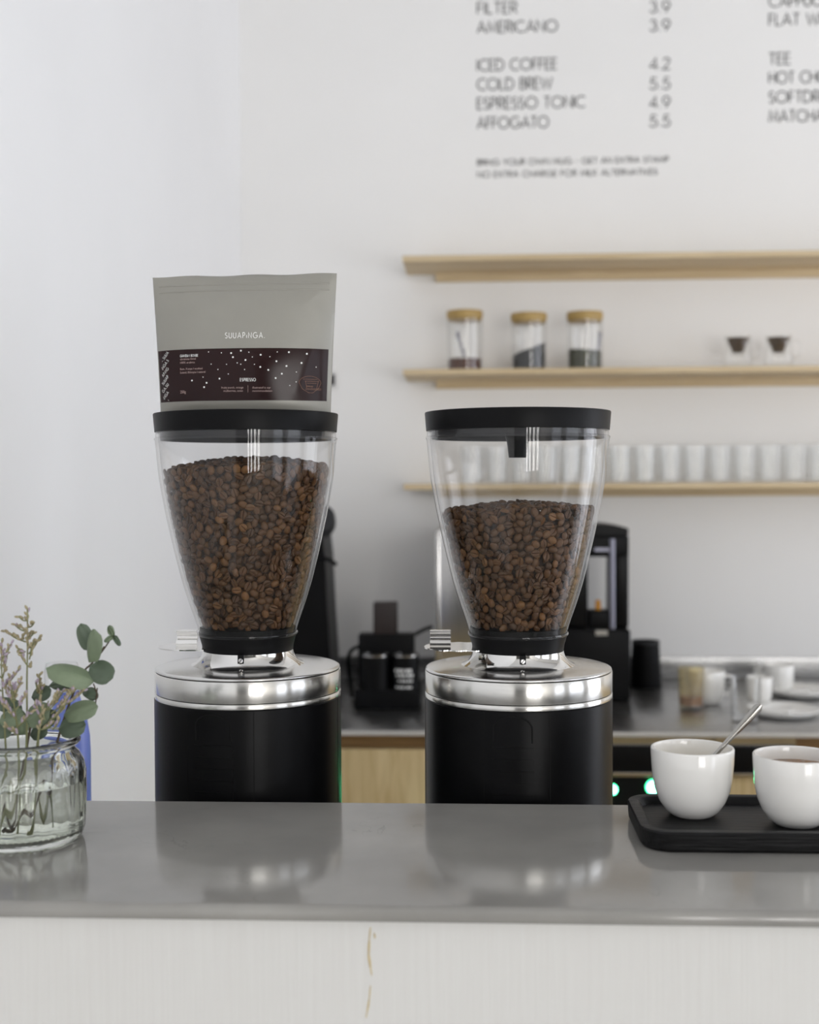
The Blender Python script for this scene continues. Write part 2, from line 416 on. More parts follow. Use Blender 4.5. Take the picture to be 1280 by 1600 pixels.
fr = [(c[0] - w / 2, c[0] + w / 2, c[2] - h / 2, c[2] + h / 2) for c, w, h, s in WINDOWS if s == 'front']
sd = [(c[1] - w / 2, c[1] + w / 2, c[2] - h / 2, c[2] + h / 2) for c, w, h, s in WINDOWS if s == 'side']
wall_with_openings('wall_front', WALL_X0 - .1, WALL_X1 + .1, fr, 'x', WALL_Y0, -1, M['shopfront'])
wall_with_openings('wall_right', WALL_Y0, WALL_Y1, sd, 'y', WALL_X1, 1, M['wall'])
for i, (c, w, h, s) in enumerate(WINDOWS):
    t = 0.045
    mb = MB(); a0, a1 = (c[0] - w / 2, c[0] + w / 2) if s == 'front' else (c[1] - w / 2, c[1] + w / 2)
    z0, z1 = c[2] - h / 2, c[2] + h / 2
    bars = [(a0, a0 + t, z0, z1), (a1 - t, a1, z0, z1), (a0, a1, z0, z0 + t), (a0, a1, z1 - t, z1), (a0, a1, z0 + h * .7, z0 + h * .7 + t)]
    for b0, b1, y0, y1 in bars:
        if s == 'front': mb.box(b0, b1, WALL_Y0 - .06, WALL_Y0 + .04, y0, y1)
        else: mb.box(WALL_X1 - .04, WALL_X1 + .06, b0, b1, y0, y1)
    wo = struct('window_%d' % (i + 1), mb, M['frame'], 0)
    mb = MB()
    if s == 'front': mb.box(a0, a1, WALL_Y0 - .03, WALL_Y0 - .024, z0, z1)
    else: mb.box(WALL_X1 + .024, WALL_X1 + .03, a0, a1, z0, z1)
    build('pane', mb, M['thin_glass'], wo, 0)
dmb = MB().box(-0.50, 0.90, WALL_Y0, WALL_Y0 + .05, 0, 2.9)  # unseen dark door, added for the dark streak in the polished bands
do = struct('added_door', dmb, M['dark_paint'], 0)
build('added_door_handle', MB().tube([(0.10, WALL_Y0 + .05, 1.0), (0.10, WALL_Y0 + .1, 1.0), (0.10, WALL_Y0 + .1, 1.25), (0.10, WALL_Y0 + .05, 1.25)], 0.012), M['steel'], do)

# ------------------------------------------------------------------ bar in front
BX0, BX1 = WALL_X0, 2.2
BAR_Y0, BAR_Y1 = 0.916, 1.216
mb = MB(); R = 0.0062
prof = [(BAR_Y1, BAR_Z), (BAR_Y0 + R, BAR_Z)] + [(BAR_Y0 + R - R * math.sin(a), BAR_Z - R + R * math.cos(a)) for a in np.linspace(0.15, pi, 9)] + [(BAR_Y1, BAR_Z - 2 * R)]
n = len(prof)
mb.add([(x, y, z) for x in (BX0, BX1) for y, z in prof], [tuple(range(n)), tuple(range(n, 2 * n))[::-1]] + [(i, n + i, n + (i + 1) % n, (i + 1) % n) for i in range(n)])
single('bar_worktop', mb, M['stone'], 'grey polished stone bar top carrying the flower jar and black tray', 'worktop', (0.8, 1.06, BAR_Z - 2 * R), smooth=30)
fp = thing('bar_counter', 'white painted bar front with vertical brush marks under the grey stone top', 'counter', (0.8, 0.93, 0))
build('front_panel', MB().box(BX0, BX1, 0.926, 0.95, 0, BAR_Z - 2 * R), M['bar_paint'], fp, 0)
build('frame', MB().box(BX0, BX1, 0.95, 1.205, 0.05, BAR_Z - 2 * R), M['bar_paint'], fp, 0)
dm = MB()                                                # dried drip running down the paint
for (x0, y0, x1, y1, wpx) in [(579, 1449, 577, 1470, 2.5), (577, 1470, 576, 1492, 4), (576, 1492, 579, 1512, 4.5), (579, 1512, 581, 1524, 2.5), (585, 1458, 586, 1466, 3), (579, 1540, 577, 1562, 2.2), (577, 1562, 574, 1580, 3.2), (574, 1580, 572, 1590, 2)]:
    p, q = PY(x0, y0, 0.926), PY(x1, y1, 0.926); w = wpx * 0.926 / FPX / 2
    dm.tube([p, (p + q) / 2, q], [w * .8, w, w * .7], 6)
drip = build('dried_drip', dm, M['drip'], fp)
# lower worktop behind the bar, on which the grinders stand
lw = thing('low_counter', 'lower steel worktop behind the bar under the two grinders', 'counter', (0.8, 1.45, 0))
build('worktop', MB().box(BX0, BX1, 1.218, 1.75, LOW_Z - .03, LOW_Z, .003), M['steel_top'], lw)
build('cabinet_body', MB().box(BX0, BX1, 1.22, 1.72, 0.0, LOW_Z - .03), M['door_wood'], lw, 0)

# ------------------------------------------------------------------ coffee beans
def bean_template(nl=9, crease=True):
    cross = []
    for i in range(9):
        a = pi * i / 8; cross.append((math.cos(a), math.sin(a) * 1.0))         # domed back
    flat = [(-0.72, -0.22), (-0.20, -0.34), (-0.07, -0.20), (0.0, 0.16), (0.07, -0.20), (0.20, -0.34), (0.72, -0.22)] if crease else [(-0.6, -0.25), (0, -0.34), (0.6, -0.25)]
    cross += flat
    nc = len(cross); vs = [(-1.0, 0, 0.15)]; fs = []
    ts = [-math.cos(pi * (k + 1) / (nl + 1)) for k in range(nl)]
    for t in ts:
        s = math.sqrt(max(0, 1 - abs(t) ** 2.3))
        for x, z in cross: vs.append((t, x * s, z * s if z > 0 else z * min(1, s * 1.2)))
    vs.append((1.0, 0, 0.15))
    for k in range(nl - 1):
        for i in range(nc):
            j = (i + 1) % nc
            fs.append((1 + k * nc + i, 1 + k * nc + j, 1 + (k + 1) * nc + j)); fs.append((1 + k * nc + i, 1 + (k + 1) * nc + j, 1 + (k + 1) * nc + i))
    for i in range(nc):
        j = (i + 1) % nc
        fs.append((0, 1 + j, 1 + i)); e = len(vs) - 1; fs.append((e, 1 + (nl - 1) * nc + i, 1 + (nl - 1) * nc + j))
    V = np.array(vs) * np.array([0.0048, 0.0037, 0.0032]); V[:, 2] -= 0.0007
    return V, np.array(fs, dtype=np.int64)
BV, BF = bean_template(7)
LV, LF = bean_template(4, False)

def dart(cands, mind):
    grid = {}; keep = []; inv = 1 / mind; m2 = mind * mind
    for i, p in enumerate(cands):
        k = (int(p[0] // mind), int(p[1] // mind), int(p[2] // mind)); ok = True
        for dx in (-1, 0, 1):
            for dy in (-1, 0, 1):
                for dz in (-1, 0, 1):
                    for q in grid.get((k[0] + dx, k[1] + dy, k[2] + dz), ()):
                        if (p[0] - q[0]) ** 2 + (p[1] - q[1]) ** 2 + (p[2] - q[2]) ** 2 < m2: ok = False; break
                    if not ok: break
                if not ok: break
            if not ok: break
        if ok: grid.setdefault(k, []).append(p); keep.append(i)
    return keep
def frames(zdir):
    n = len(zdir)
    z = zdir + rng.normal(0, 0.24, (n, 3)); z /= np.linalg.norm(z, axis=1)[:, None]
    x = rng.normal(0, 1, (n, 3)); x -= z * (x * z).sum(1)[:, None]; x /= np.linalg.norm(x, axis=1)[:, None]
    y = np.cross(z, x)
    return np.stack([x, y, z], axis=2)                    # columns
bean_meshes = []
for k in range(6):
    s = 0.93 + 0.03 * k
    me = bpy.data.meshes.new('coffee_bean'); me.from_pydata([tuple(v) for v in BV * s], [], [tuple(f) for f in BF.tolist()])
    a = me.attributes.new('tone', 'FLOAT', 'POINT'); a.data.foreach_set('value', np.full(len(BV), [0.15, 0.3, 0.45, 0.55, 0.7, 0.9][k], dtype=np.float32))
    me.polygons.foreach_set('use_smooth', [True] * len(me.polygons)); me.set_sharp_from_angle(angle=math.radians(60)); me.materials.append(M['bean'])
    bean_meshes.append(me)

def fill_beans(c, rin, zbot, ztop, name, label, group, stuff_label):
    """c: hopper axis (x, y); rin(z): inner radius; ztop(x, y): height of the pile, all in metres"""
    zmax = max(ztop(0, 0), ztop(rin(zbot) * 0.9, 0), ztop(-rin(zbot) * .9, 0)) + 0.004
    pts = []; out = []
    z = rng.uniform(zbot + .003, zmax, 26000); a = rng.uniform(0, 2 * pi, 26000); d = rng.choice([0.0038, 0.0045, 0.009, 0.0105], 26000) + rng.uniform(0, 0.0012, 26000)
    order = np.argsort(d, kind='stable')
    z, a, d = z[order], a[order], d[order]
    r = np.array([rin(q) for q in z]) - d
    x, y = r * np.cos(a), r * np.sin(a)
    zt = np.array([ztop(p, q) for p, q in zip(x, y)])
    ok = z < zt - 0.002
    P1 = np.stack([x, y, z], 1)[ok]; N1 = np.stack([np.cos(a), np.sin(a), np.full_like(a, -0.25)], 1)[ok]
    # top of the pile
    rr = np.sqrt(rng.uniform(0, 1, 9000)) * 0.09; aa = rng.uniform(0, 2 * pi, 9000); x2, y2 = rr * np.cos(aa), rr * np.sin(aa)
    z2 = np.array([ztop(p, q) for p, q in zip(x2, y2)]) - rng.uniform(0, 0.004, 9000)
    ok = rr < np.array([rin(q) for q in z2]) - 0.005
    P2 = np.stack([x2, y2, z2], 1)[ok]; N2 = np.tile([0, 0, 1.0], (len(P2), 1))
    P = np.concatenate([P1, P2]); N = np.concatenate([N1, N2])
    keep = dart([tuple(p) for p in P], 0.0066)
    P, N = P[keep], N[keep]; nb = len(P)
    sign = np.where(rng.random(nb) < 0.36, -1, 1)
    F = frames(N * sign[:, None])
    tone = np.clip(rng.beta(2.2, 2.6, nb), 0, 1)
    # the beans that show largest from the customers' side are separate things
    rad = np.linalg.norm(P[:, :2], axis=1); rwall = np.array([rin(q) for q in P[:, 2]])
    face = (-P[:, 1] / np.maximum(rad, 1e-6)) - 30 * np.maximum(0, (rwall - rad) - 0.0062)
    face[np.abs(P[:, 2] - np.median(P[:, 2])) > 0.06] -= 0.4
    big = set(np.argsort(-face)[:148].tolist())
    for i in big:
        o = bpy.data.objects.new(name, bean_meshes[int(min(5, tone[i] * 6))]); COL.objects.link(o)
        mw = Matrix.Identity(4)
        for r_ in range(3):
            for c_ in range(3): mw[r_][c_] = F[i][r_, c_]
        mw.translation = (c[0] + P[i, 0], c[1] + P[i, 1], CAMZ + P[i, 2]); o.matrix_world = mw
        tag(o, label, 'coffee bean', group)
    rest = np.array([i for i in range(nb) if i not in big])
    front = (P[rest, 1] < 0.02) | (N[rest, 2] > 0.5)
    VV = []; FF = []; TT = []; off = 0
    for sel, tv, tf in ((rest[front], BV, BF), (rest[~front], LV, LF)):
        W = np.einsum('nij,vj->nvi', F[sel], tv * 1.0) * rng.uniform(0.9, 1.1, len(sel))[:, None, None] + P[sel][:, None, :]
        # nothing may poke through the wall of the hopper
        rv = np.linalg.norm(W[..., :2], axis=2); zz = W[..., 2]
        lim = np.interp(zz, ZT, RT) - 0.0004; k = np.minimum(1, lim / np.maximum(rv, 1e-6)); W[..., 0] *= k; W[..., 1] *= k
        VV.append(W.reshape(-1, 3)); FF.append((tf[None] + (np.arange(len(sel)) * len(tv))[:, None, None]).reshape(-1, 3) + off)
        TT.append(np.repeat(tone[sel], len(tv))); off += len(sel) * len(tv)
    # dark heart of the pile, so that no light comes through between the beans
    zs = np.linspace(zbot + .004, ztop(0, 0) - .009, 10); core = MB()
    zside = min(ztop(.07, 0), ztop(-.07, 0), ztop(0, .07)) - .010
    zs = np.linspace(zbot + .004, zside, 10)
    core.lathe([(0, zs[0])] + [(rin(q) - 0.0125, q) for q in zs] + [(0.03, ztop(0.03, 0) - .011), (0, ztop(0, 0) - .011)], 24)
    cv = np.array(core.v); tri = []
    for f in core.f:
        for i in range(1, len(f) - 1): tri.append((f[0], f[i], f[i + 1]))
    VV.append(cv); FF.append(np.array(tri) + off); TT.append(np.zeros(len(cv)))
    V = np.concatenate(VV).astype(np.float32); Fc = np.concatenate(FF).astype(np.int32); T = np.concatenate(TT).astype(np.float32)
    me = bpy.data.meshes.new('coffee_beans_heap')
    me.vertices.add(len(V)); me.vertices.foreach_set('co', V.ravel())
    me.loops.add(len(Fc) * 3); me.loops.foreach_set('vertex_index', Fc.ravel())
    me.polygons.add(len(Fc)); me.polygons.foreach_set('loop_start', np.arange(0, len(Fc) * 3, 3, dtype=np.int32))
    me.polygons.foreach_set('use_smooth', np.ones(len(Fc), dtype=bool))
    me.update(calc_edges=True); me.validate()
    at = me.attributes.new('tone', 'FLOAT', 'POINT'); at.data.foreach_set('value', T)
    o = link('coffee_beans', me, M['bean'], None, 60); o.location = (c[0], c[1], CAMZ)
    tag(o, stuff_label, 'coffee beans', group); o['kind'] = 'stuff'
    print('beans', nb)

# hopper outline, heights relative to the eye level (m)
HOP = [(0.0432, 0.0945), (0.0420, 0.0942), (0.004, 0.0908), (-0.0316, 0.0845), (-0.067, 0.0768), (-0.103, 0.0680), (-0.130, 0.0596), (-0.148, 0.0532), (-0.1575, 0.0505)]
_hz = np.array([h[0] for h in HOP])[::-1]; _hr = np.array([h[1] for h in HOP])[::-1]
ZT = np.linspace(-0.1575, 0.0432, 60)
_raw = np.interp(ZT, _hz, _hr)
for _ in range(6): _raw[1:-1] = (_raw[:-2] + _raw[1:-1] * 2 + _raw[2:]) / 4
RO = _raw; RT = _raw - 0.0036
def rout(z): return float(np.interp(z, ZT, RO))
def rin(z): return float(np.interp(z, ZT, RT))

# ------------------------------------------------------------------ grinders
def grinder(cx, cy, label, handle_bend, rot, plug_len):
    C = (cx, cy, CAMZ)
    g = thing('coffee_grinder', label, 'coffee grinder', (cx, cy, LOW_Z), 'coffee grinders behind the bar')
    L = lambda prof, n=96: MB().lathe(prof, n, C)
    zb = LOW_Z - CAMZ
    build('foot', L([(0, zb), (0.085, zb), (0.086, zb + .008), (0.08, zb + .012), (0, zb + .012)], 48), M['black_groove'], g)
    body = build('body', L([(0, zb + .012), (0.095, zb + .012), (0.0975, zb + .016), (0.0975, -0.2245), (0.0965, -0.2235), (0, -0.2235)], 128), M['black_body'], g, 30)
    # ventilation panel: arched cover over louvres, and the vertical joints of the shell
    c = (cx, cy)
    for k in range(7):
        z = CAMZ - 0.262 - 0.0115 * k
        build('louvre', MB().cylpatch(c, 0.0970, 0.0981, math.radians(-23 + rot), math.radians(1 + rot), z - .0035, z + .0035, 8), M['black_body'], body, 30)
    arch = MB()
    pts = [(-22, -0.254), (-22, -0.240)] + [(-11 - 11 * math.cos(t), -0.240 + 0.012 * math.sin(t)) for t in np.linspace(0.2, pi - .2, 9)] + [(0, -0.240), (0, -0.254)]
    arch.tube([(cx + 0.0977 * math.sin(math.radians(p[0] + rot)), cy - 0.0977 * math.cos(math.radians(p[0] + rot)), CAMZ + p[1]) for p in pts], 0.0008, 6)
    build('vent_cover_rim', arch, M['black_groove'], body)
    for ang in (13 + rot * .6, -28 + rot, 80, -80):
        build('shell_joint', MB().cylpatch(c, 0.0965, 0.09765, math.radians(ang - .25), math.radians(ang + .25), LOW_Z + .02, CAMZ - .2245, 2), M['black_groove'], body, 0)
    # metal head
    build('trim_band', L([(0.0955, -0.2235), (0.0970, -0.2233), (0.0972, -0.2228), (0.0972, -0.2188), (0.0965, -0.2182), (0.0945, -0.2182)]), M['polish'], g, 50)
    build('band_joint', L([(0.0955, -0.2182), (0.0959, -0.2182), (0.0959, -0.2174), (0.0955, -0.2174)]), M['black_groove'], g, 0)
    build('polished_band', L([(0.0945, -0.2174), (0.0966, -0.2174), (0.0971, -0.2169), (0.0971, -0.1967), (0.0966, -0.1962), (0.0945, -0.1962)], 128), M['polish'], g, 50)
    build('band_joint', L([(0.0953, -0.1962), (0.0958, -0.1962), (0.0958, -0.1955), (0.0953, -0.1955)]), M['black_groove'], g, 0)
    build('top_plate', L([(0.0945, -0.1955), (0.0962, -0.1954), (0.0966, -0.1948), (0.0964, -0.1940), (0.0950, -0.1930), (0.0930, -0.1925), (0.060, -0.1906), (0.054, -0.1905)], 128), M['plate'], g, 60)
    nk = build('neck', L([(0.0600, -0.1909), (0.0575, -0.1900), (0.0545, -0.1885), (0.0515, -0.1860), (0.0490, -0.1825), (0.0478, -0.1790), (0.0472, -0.1760), (0.0440, -0.1755)], 96), M['chrome'], g, 60)
    # slot and screw of the bayonet lock, in front
    a = math.radians(1.5 + rot * .35)
    rr = 0.0487
    build('lock_slot', MB().cylpatch(c, rr - .003, rr + .0016, a - .062, a + .062, CAMZ - .1842, CAMZ - .1755, 4), M['black_groove'], nk, 0)
    rm = Matrix.Translation((cx + 0.0503 * math.sin(a), cy - 0.0503 * math.cos(a), CAMZ - .1812)) @ Matrix.Rotation(a, 4, 'Z') @ Matrix.Rotation(pi / 2, 4, 'X')
    sw = build('screw', MB().lathe([(0, -.002), (.0024, -.002), (.0024, .0006), (.0018, .0011), (0, .0011)], 16, M=rm), M['steel'], nk)
    build('screw_slot', MB().box(-.002, .002, -.0003, .0003, .0009, .0013, M=rm @ Matrix.Rotation(.9, 4, 'Z')), M['black_groove'], nk, 0)
    # shut-off slide, sticking out to the left under the collar, with a bent-up tab
    z0 = -0.1730
    pl = []
    for t in np.linspace(0, 1, 25):
        x = -0.040 - t * (0.0545 if handle_bend else 0.058); w = 0.034 * (1 - max(0, (t - .35) / .65) ** 2.4) ** .5 + (0.0018 * math.sin(t * 21) if not handle_bend else 0.0)
        pl.append((x, max(w, .0004)))
    poly = [(cx + x, cy - w) for x, w in pl] + [(cx + x, cy + w) for x, w in reversed(pl)]
    sl = build('shut_off_slide', MB().prism(poly, CAMZ + z0 - .0006, CAMZ + z0 + .0006), M['chrome'], g, 30)
    tx0, tx1 = (cx - 0.0745, cx - 0.0525) if handle_bend else (cx - 0.0915, cx - 0.0700)
    tab = MB()
    pr = [(-.004, z0 + .0004), (-.0045, z0 + .004), (-.003, z0 + .0075), (.000, z0 + .0095), (.0005, z0 + .0120), (-.0025, z0 + .0152), (-.003, z0 + .0176), (.001, z0 + .0182)]
    pts = smoothpath([(0, p[0], p[1]) for p in pr], 4)
    vs = []; fs = []
    for i, p in enumerate(pts):
        for dx in (tx0, tx1):
            for dy in (-.0008, .0008): vs.append((dx, cy - .004 + p.y + dy, CAMZ + p.z))
    for i in range(len(pts) - 1):
        o = i * 4
        fs += [(o, o + 2, o + 6, o + 4), (o + 1, o + 5, o + 7, o + 3), (o, o + 4, o + 5, o + 1), (o + 2, o + 3, o + 7, o + 6)]
    fs += [(0, 1, 3, 2), (len(vs) - 4, len(vs) - 2, len(vs) - 1, len(vs) - 3)]
    build('tab', tab.add(vs, fs), M['chrome'], sl, 50)
    # collar and hopper
    build('collar', L([(0.0440, -0.1768), (0.0466, -0.1768), (0.0472, -0.1762), (0.0480, -0.1700), (0.0500, -0.1630), (0.0512, -0.1595), (0.0512, -0.1575), (0.044, -0.1575)], 96), M['black_plastic'], g, 50)
    build('collar_ring', L([(0.0515, -0.1600), (0.0521, -0.1596), (0.0524, -0.1585), (0.0521, -0.1572), (0.0512, -0.1570)], 96), M['hopper'], g, 60)
    hp = [(RO[i], ZT[i]) for i in range(len(ZT))] + [(0.0952, 0.0440), (0.0953, 0.0455), (0.0940, 0.0462), (0.0938, 0.0560), (0.0905, 0.0560)] + [(RT[i], ZT[i]) for i in range(len(ZT) - 1, -1, -1)]
    hop = build('hopper', L(hp + [hp[0]], 128), M['hopper'], g, 50)
    build('hopper_floor', L([(0, -0.1575), (0.0500, -0.1575), (0.0500, -0.1520), (0.0475, -0.1518), (0, -0.1518)], 64), M['black_groove'], g)
    lid = build('lid', L([(0, 0.0515), (0.0930, 0.0515), (0.0947, 0.0520), (0.0962, 0.0700), (0.0958, 0.0710), (0.0935, 0.0714), (0, 0.0716)], 128), M['black_plastic'], g, 30)
    build('lid_skirt', L([(0.0875, 0.0520), (0.0895, 0.0520), (0.0890, 0.0435), (0.0870, 0.0435), (0.0875, 0.0520)], 96), M['grey_plastic'], lid, 40)
    if plug_len:
        build('lid_plug', L([(0.0150, 0.0520), (0.0110, 0.0400), (0.0092, 0.0250), (0.0088, 0.052 - plug_len), (0, 0.0518 - plug_len)], 32), M['black_plastic'], lid, 40)
    return g
GY = 1.3337
GL = (-0.2385, GY); GR = (0.0450, GY)
grinder(*GL, 'black coffee grinder carrying the taupe coffee bag on its lid', True, 0, 0)
grinder(*GR, 'black coffee grinder with a bare lid and half filled hopper', False, 6, 0.028)
fill_beans(GL, rin, -0.152, lambda x, y: 0.013 + 0.013 * (1 - (x * x + y * y) / 0.0081) + 0.03 * x, 'coffee_bean',
           'single roasted bean in the fuller hopper below the coffee bag', 'beans in the fuller hopper', 'mass of roasted coffee beans filling the hopper below the coffee bag')
fill_beans(GR, rin, -0.152, lambda x, y: -0.031 + 0.009 * (1 - (x * x + y * y) / 0.0073) + 0.02 * x, 'coffee_bean',
           'single roasted bean in the half filled hopper with bare lid', 'beans in the half filled hopper', 'mass of roasted coffee beans half filling the hopper with bare lid')

# ------------------------------------------------------------------ lettering: drawn strokes of a geometric sans
def arc(cx, cy, rx, ry, a0, a1, n=14):
    return [(cx + rx * math.cos(math.radians(a0 + (a1 - a0) * i / n)), cy + ry * math.sin(math.radians(a0 + (a1 - a0) * i / n))) for i in range(n + 1)]
G = {
 'A': (.76, [[(0, 0), (.38, 1), (.76, 0)], [(.13, .33), (.63, .33)]]),
 'B': (.50, [[(0, 0), (0, 1), (.24, 1)] + arc(.24, .77, .22, .23, 90, -90, 8) + [(0, .54)], [(.24, .54)] + arc(.24, .27, .26, .27, 90, -90, 8) + [(0, 0)]]),
 'C': (.80, [arc(.5, .5, .5, .5, 50, 310, 20)]),
 'D': (.72, [[(0, 0), (0, 1), (.22, 1)] + arc(.22, .5, .5, .5, 90, -90, 14) + [(0, 0)]]),
 'E': (.44, [[(.44, 1), (0, 1), (0, 0), (.44, 0)], [(0, .52), (.42, .52)]]),
 'F': (.42, [[(.42, 1), (0, 1), (0, 0)], [(0, .52), (.40, .52)]]),
 'G': (.96, [arc(.5, .5, .5, .5, 48, 345, 22) + [(.97, .46), (.55, .46)]]),
 'H': (.62, [[(0, 0), (0, 1)], [(.62, 0), (.62, 1)], [(0, .52), (.62, .52)]]),
 'I': (.02, [[(0, 0), (0, 1)]]), 'i': (.02, [[(0, 0), (0, .55)]]),
 'K': (.56, [[(0, 0), (0, 1)], [(.52, 1), (.02, .5), (.56, 0)]]),
 'L': (.40, [[(0, 1), (0, 0), (.40, 0)]]),
 'M': (.84, [[(0, 0), (.12, 1), (.42, .12), (.72, 1), (.84, 0)]]),
 'N': (.66, [[(0, 0), (0, 1), (.66, 0), (.66, 1)]]),
 'O': (1.0, [arc(.5, .5, .5, .5, 0, 360, 28)]),
 'P': (.48, [[(0, 0), (0, 1), (.22, 1)] + arc(.22, .73, .26, .27, 90, -90, 8) + [(0, .46)]]),
 'R': (.50, [[(0, 0), (0, 1), (.22, 1)] + arc(.22, .74, .25, .26, 90, -90, 8) + [(0, .48)], [(.18, .48), (.50, 0)]]),
 'S': (.46, [arc(.23, .74, .21, .25, 40, 250, 10)[:-1] + [(.23, .52)] + arc(.23, .26, .23, .26, 75, -150, 10)]),
 'T': (.52, [[(0, 1), (.52, 1)], [(.26, 1), (.26, 0)]]),
 'U': (.60, [[(0, 1), (0, .30)] + arc(.3, .30, .3, .30, 180, 360, 12) + [(.60, 1)]]),
 'V': (.72, [[(0, 1), (.36, 0), (.72, 1)]]), 'W': (1.06, [[(0, 1), (.28, 0), (.53, .9), (.78, 0), (1.06, 1)]]),
 'X': (.62, [[(0, 0), (.60, 1)], [(.02, 1), (.62, 0)]]), 'Y': (.62, [[(0, 1), (.31, .48), (.62, 1)], [(.31, .48), (.31, 0)]]),
 '2': (.48, [arc(.24, .75, .22, .25, 170, -20, 10) + [(0, 0), (.48, 0)]]),
 '3': (.46, [arc(.22, .76, .20, .24, 160, -80, 9) + arc(.22, .27, .24, .27, 80, -160, 10)]),
 '4': (.54, [[(.40, 0), (.40, 1), (0, .26), (.54, .26)]]),
 '5': (.46, [[(.42, 1), (.12, 1), (.06, .56)] + arc(.20, .30, .26, .31, 110, -150, 12)]),
 '9': (.54, [arc(.27, .68, .27, .32, 0, 360, 18), [(.52, .58), (.22, 0)]]),
 '0': (.54, [arc(.27, .5, .27, .5, 0, 360, 22)]), '%': (.7, [arc(.15, .75, .15, .22, 0, 360, 10), arc(.55, .25, .15, .22, 0, 360, 10), [(.08, 0), (.62, 1)]]),
 '.': (.06, [[(.03, 0), (.03, .10)]]), '-': (.30, [[(0, .45), (.30, .45)]]), ' ': (.30, []),
}
def strokes(text, gap=0.17):
    x = 0; out = []
    for ch in text:
        w, st = G[ch]
        for s in st: out.append([(x + p[0], p[1]) for p in s])
        x += w + gap
    return out, x - gap
def ribbon(mb, pts, hw, place, depth):
    """flat stroke of half width hw; place(x, z, d) gives the 3D point, d = height above the carrier"""
    n = len(pts); closed = abs(pts[0][0] - pts[-1][0]) + abs(pts[0][1] - pts[-1][1]) < 1e-6
    P = [np.array(p, float) for p in pts]; L_, R_ = [], []
    for i in range(n):
        a = P[i - 1] if i > 0 else (P[n - 2] if closed else None); b = P[i + 1] if i < n - 1 else (P[1] if closed else None)
        d1 = (P[i] - a) if a is not None else (b - P[i]); d2 = (b - P[i]) if b is not None else (P[i] - a)
        d1 = d1 / max(np.linalg.norm(d1), 1e-9); d2 = d2 / max(np.linalg.norm(d2), 1e-9)
        n1 = np.array([-d1[1], d1[0]]); n2 = np.array([-d2[1], d2[0]]); m = n1 + n2; lm = np.linalg.norm(m)
        m = n1 if lm < .2 else m / lm; k = hw / max(.45, float(m @ n1))
        L_.append(P[i] + m * k); R_.append(P[i] - m * k)
    vs = [place(*q, 0) for q in L_] + [place(*q, 0) for q in R_] + [place(*q, depth) for q in L_] + [place(*q, depth) for q in R_]
    fs = []
    for i in range(n - 1):
        fs += [(2 * n + i, 3 * n + i, 3 * n + i + 1, 2 * n + i + 1), (i, i + 1, n + i + 1, n + i), (i, 2 * n + i, 2 * n + i + 1, i + 1), (n + i, n + i + 1, 3 * n + i + 1, 3 * n + i)]
    if not closed: fs += [(0, n, 3 * n, 2 * n), (n - 1, 3 * n - 1, 4 * n - 1, 2 * n - 1)]
    mb.add(vs, fs)

WY = WALL_Y1
menu = thing('menu_lettering', 'black drinks menu with prices lettered on the white back wall', 'lettering', (0.5, WY, 1.9))
def menu_line(text, px0, px1, pyc, cap_px, bold, name='menu_line'):
    p = PY(px0, pyc, WY); q = PY(px1, pyc, WY)
    st, w = strokes(text); W = q.x - p.x; capm = cap_px * WY / FPX; sx = W / w
    mb = MB()
    pl = lambda x, z, d: (p.x + x, WY - d, p.z - capm / 2 + z)
    for s in st: ribbon(mb, [(x * sx, z * capm) for x, z in s], capm * bold / 2, pl, 0.0006)
    build(name, mb, M['ink'], menu, 0)
for t, x1, yc in [('FILTER', 808, 13), ('AMERICANO', 871, 43), ('ICED COFFEE', 870, 102), ('COLD BREW', 863, 132), ('ESPRESSO TONIC', 914, 162), ('AFFOGATO', 857, 192.5)]:
    menu_line(t, 746, x1, yc, 17, .118)
for t, yc in [('3.9', 11), ('3.9', 40), ('4.2', 100), ('5.5', 130.5), ('4.9', 160), ('5.5', 189)]:
    menu_line(t, 1016, 1047, yc, 17, .118, 'menu_price')
for t, x1, yc in [('CAPPUCCINO', 1338, 2), ('FLAT WHITE', 1321, 31), ('TEE', 1235, 92), ('HOT CHOCOLATE', 1372, 121.5), ('SOFTDRINKS', 1322, 152), ('MATCHA LATTE', 1352, 182)]:
    menu_line(t, 1202, x1, yc, 17, .118)
menu_line('BRING YOUR OWN MUG - GET AN EXTRA STAMP', 746, 1045, 254, 8.5, .15, 'menu_note')
menu_line('NO EXTRA CHARGE FOR MILK ALTERNATIVES', 746, 1027, 273, 8.5, .15, 'menu_note')

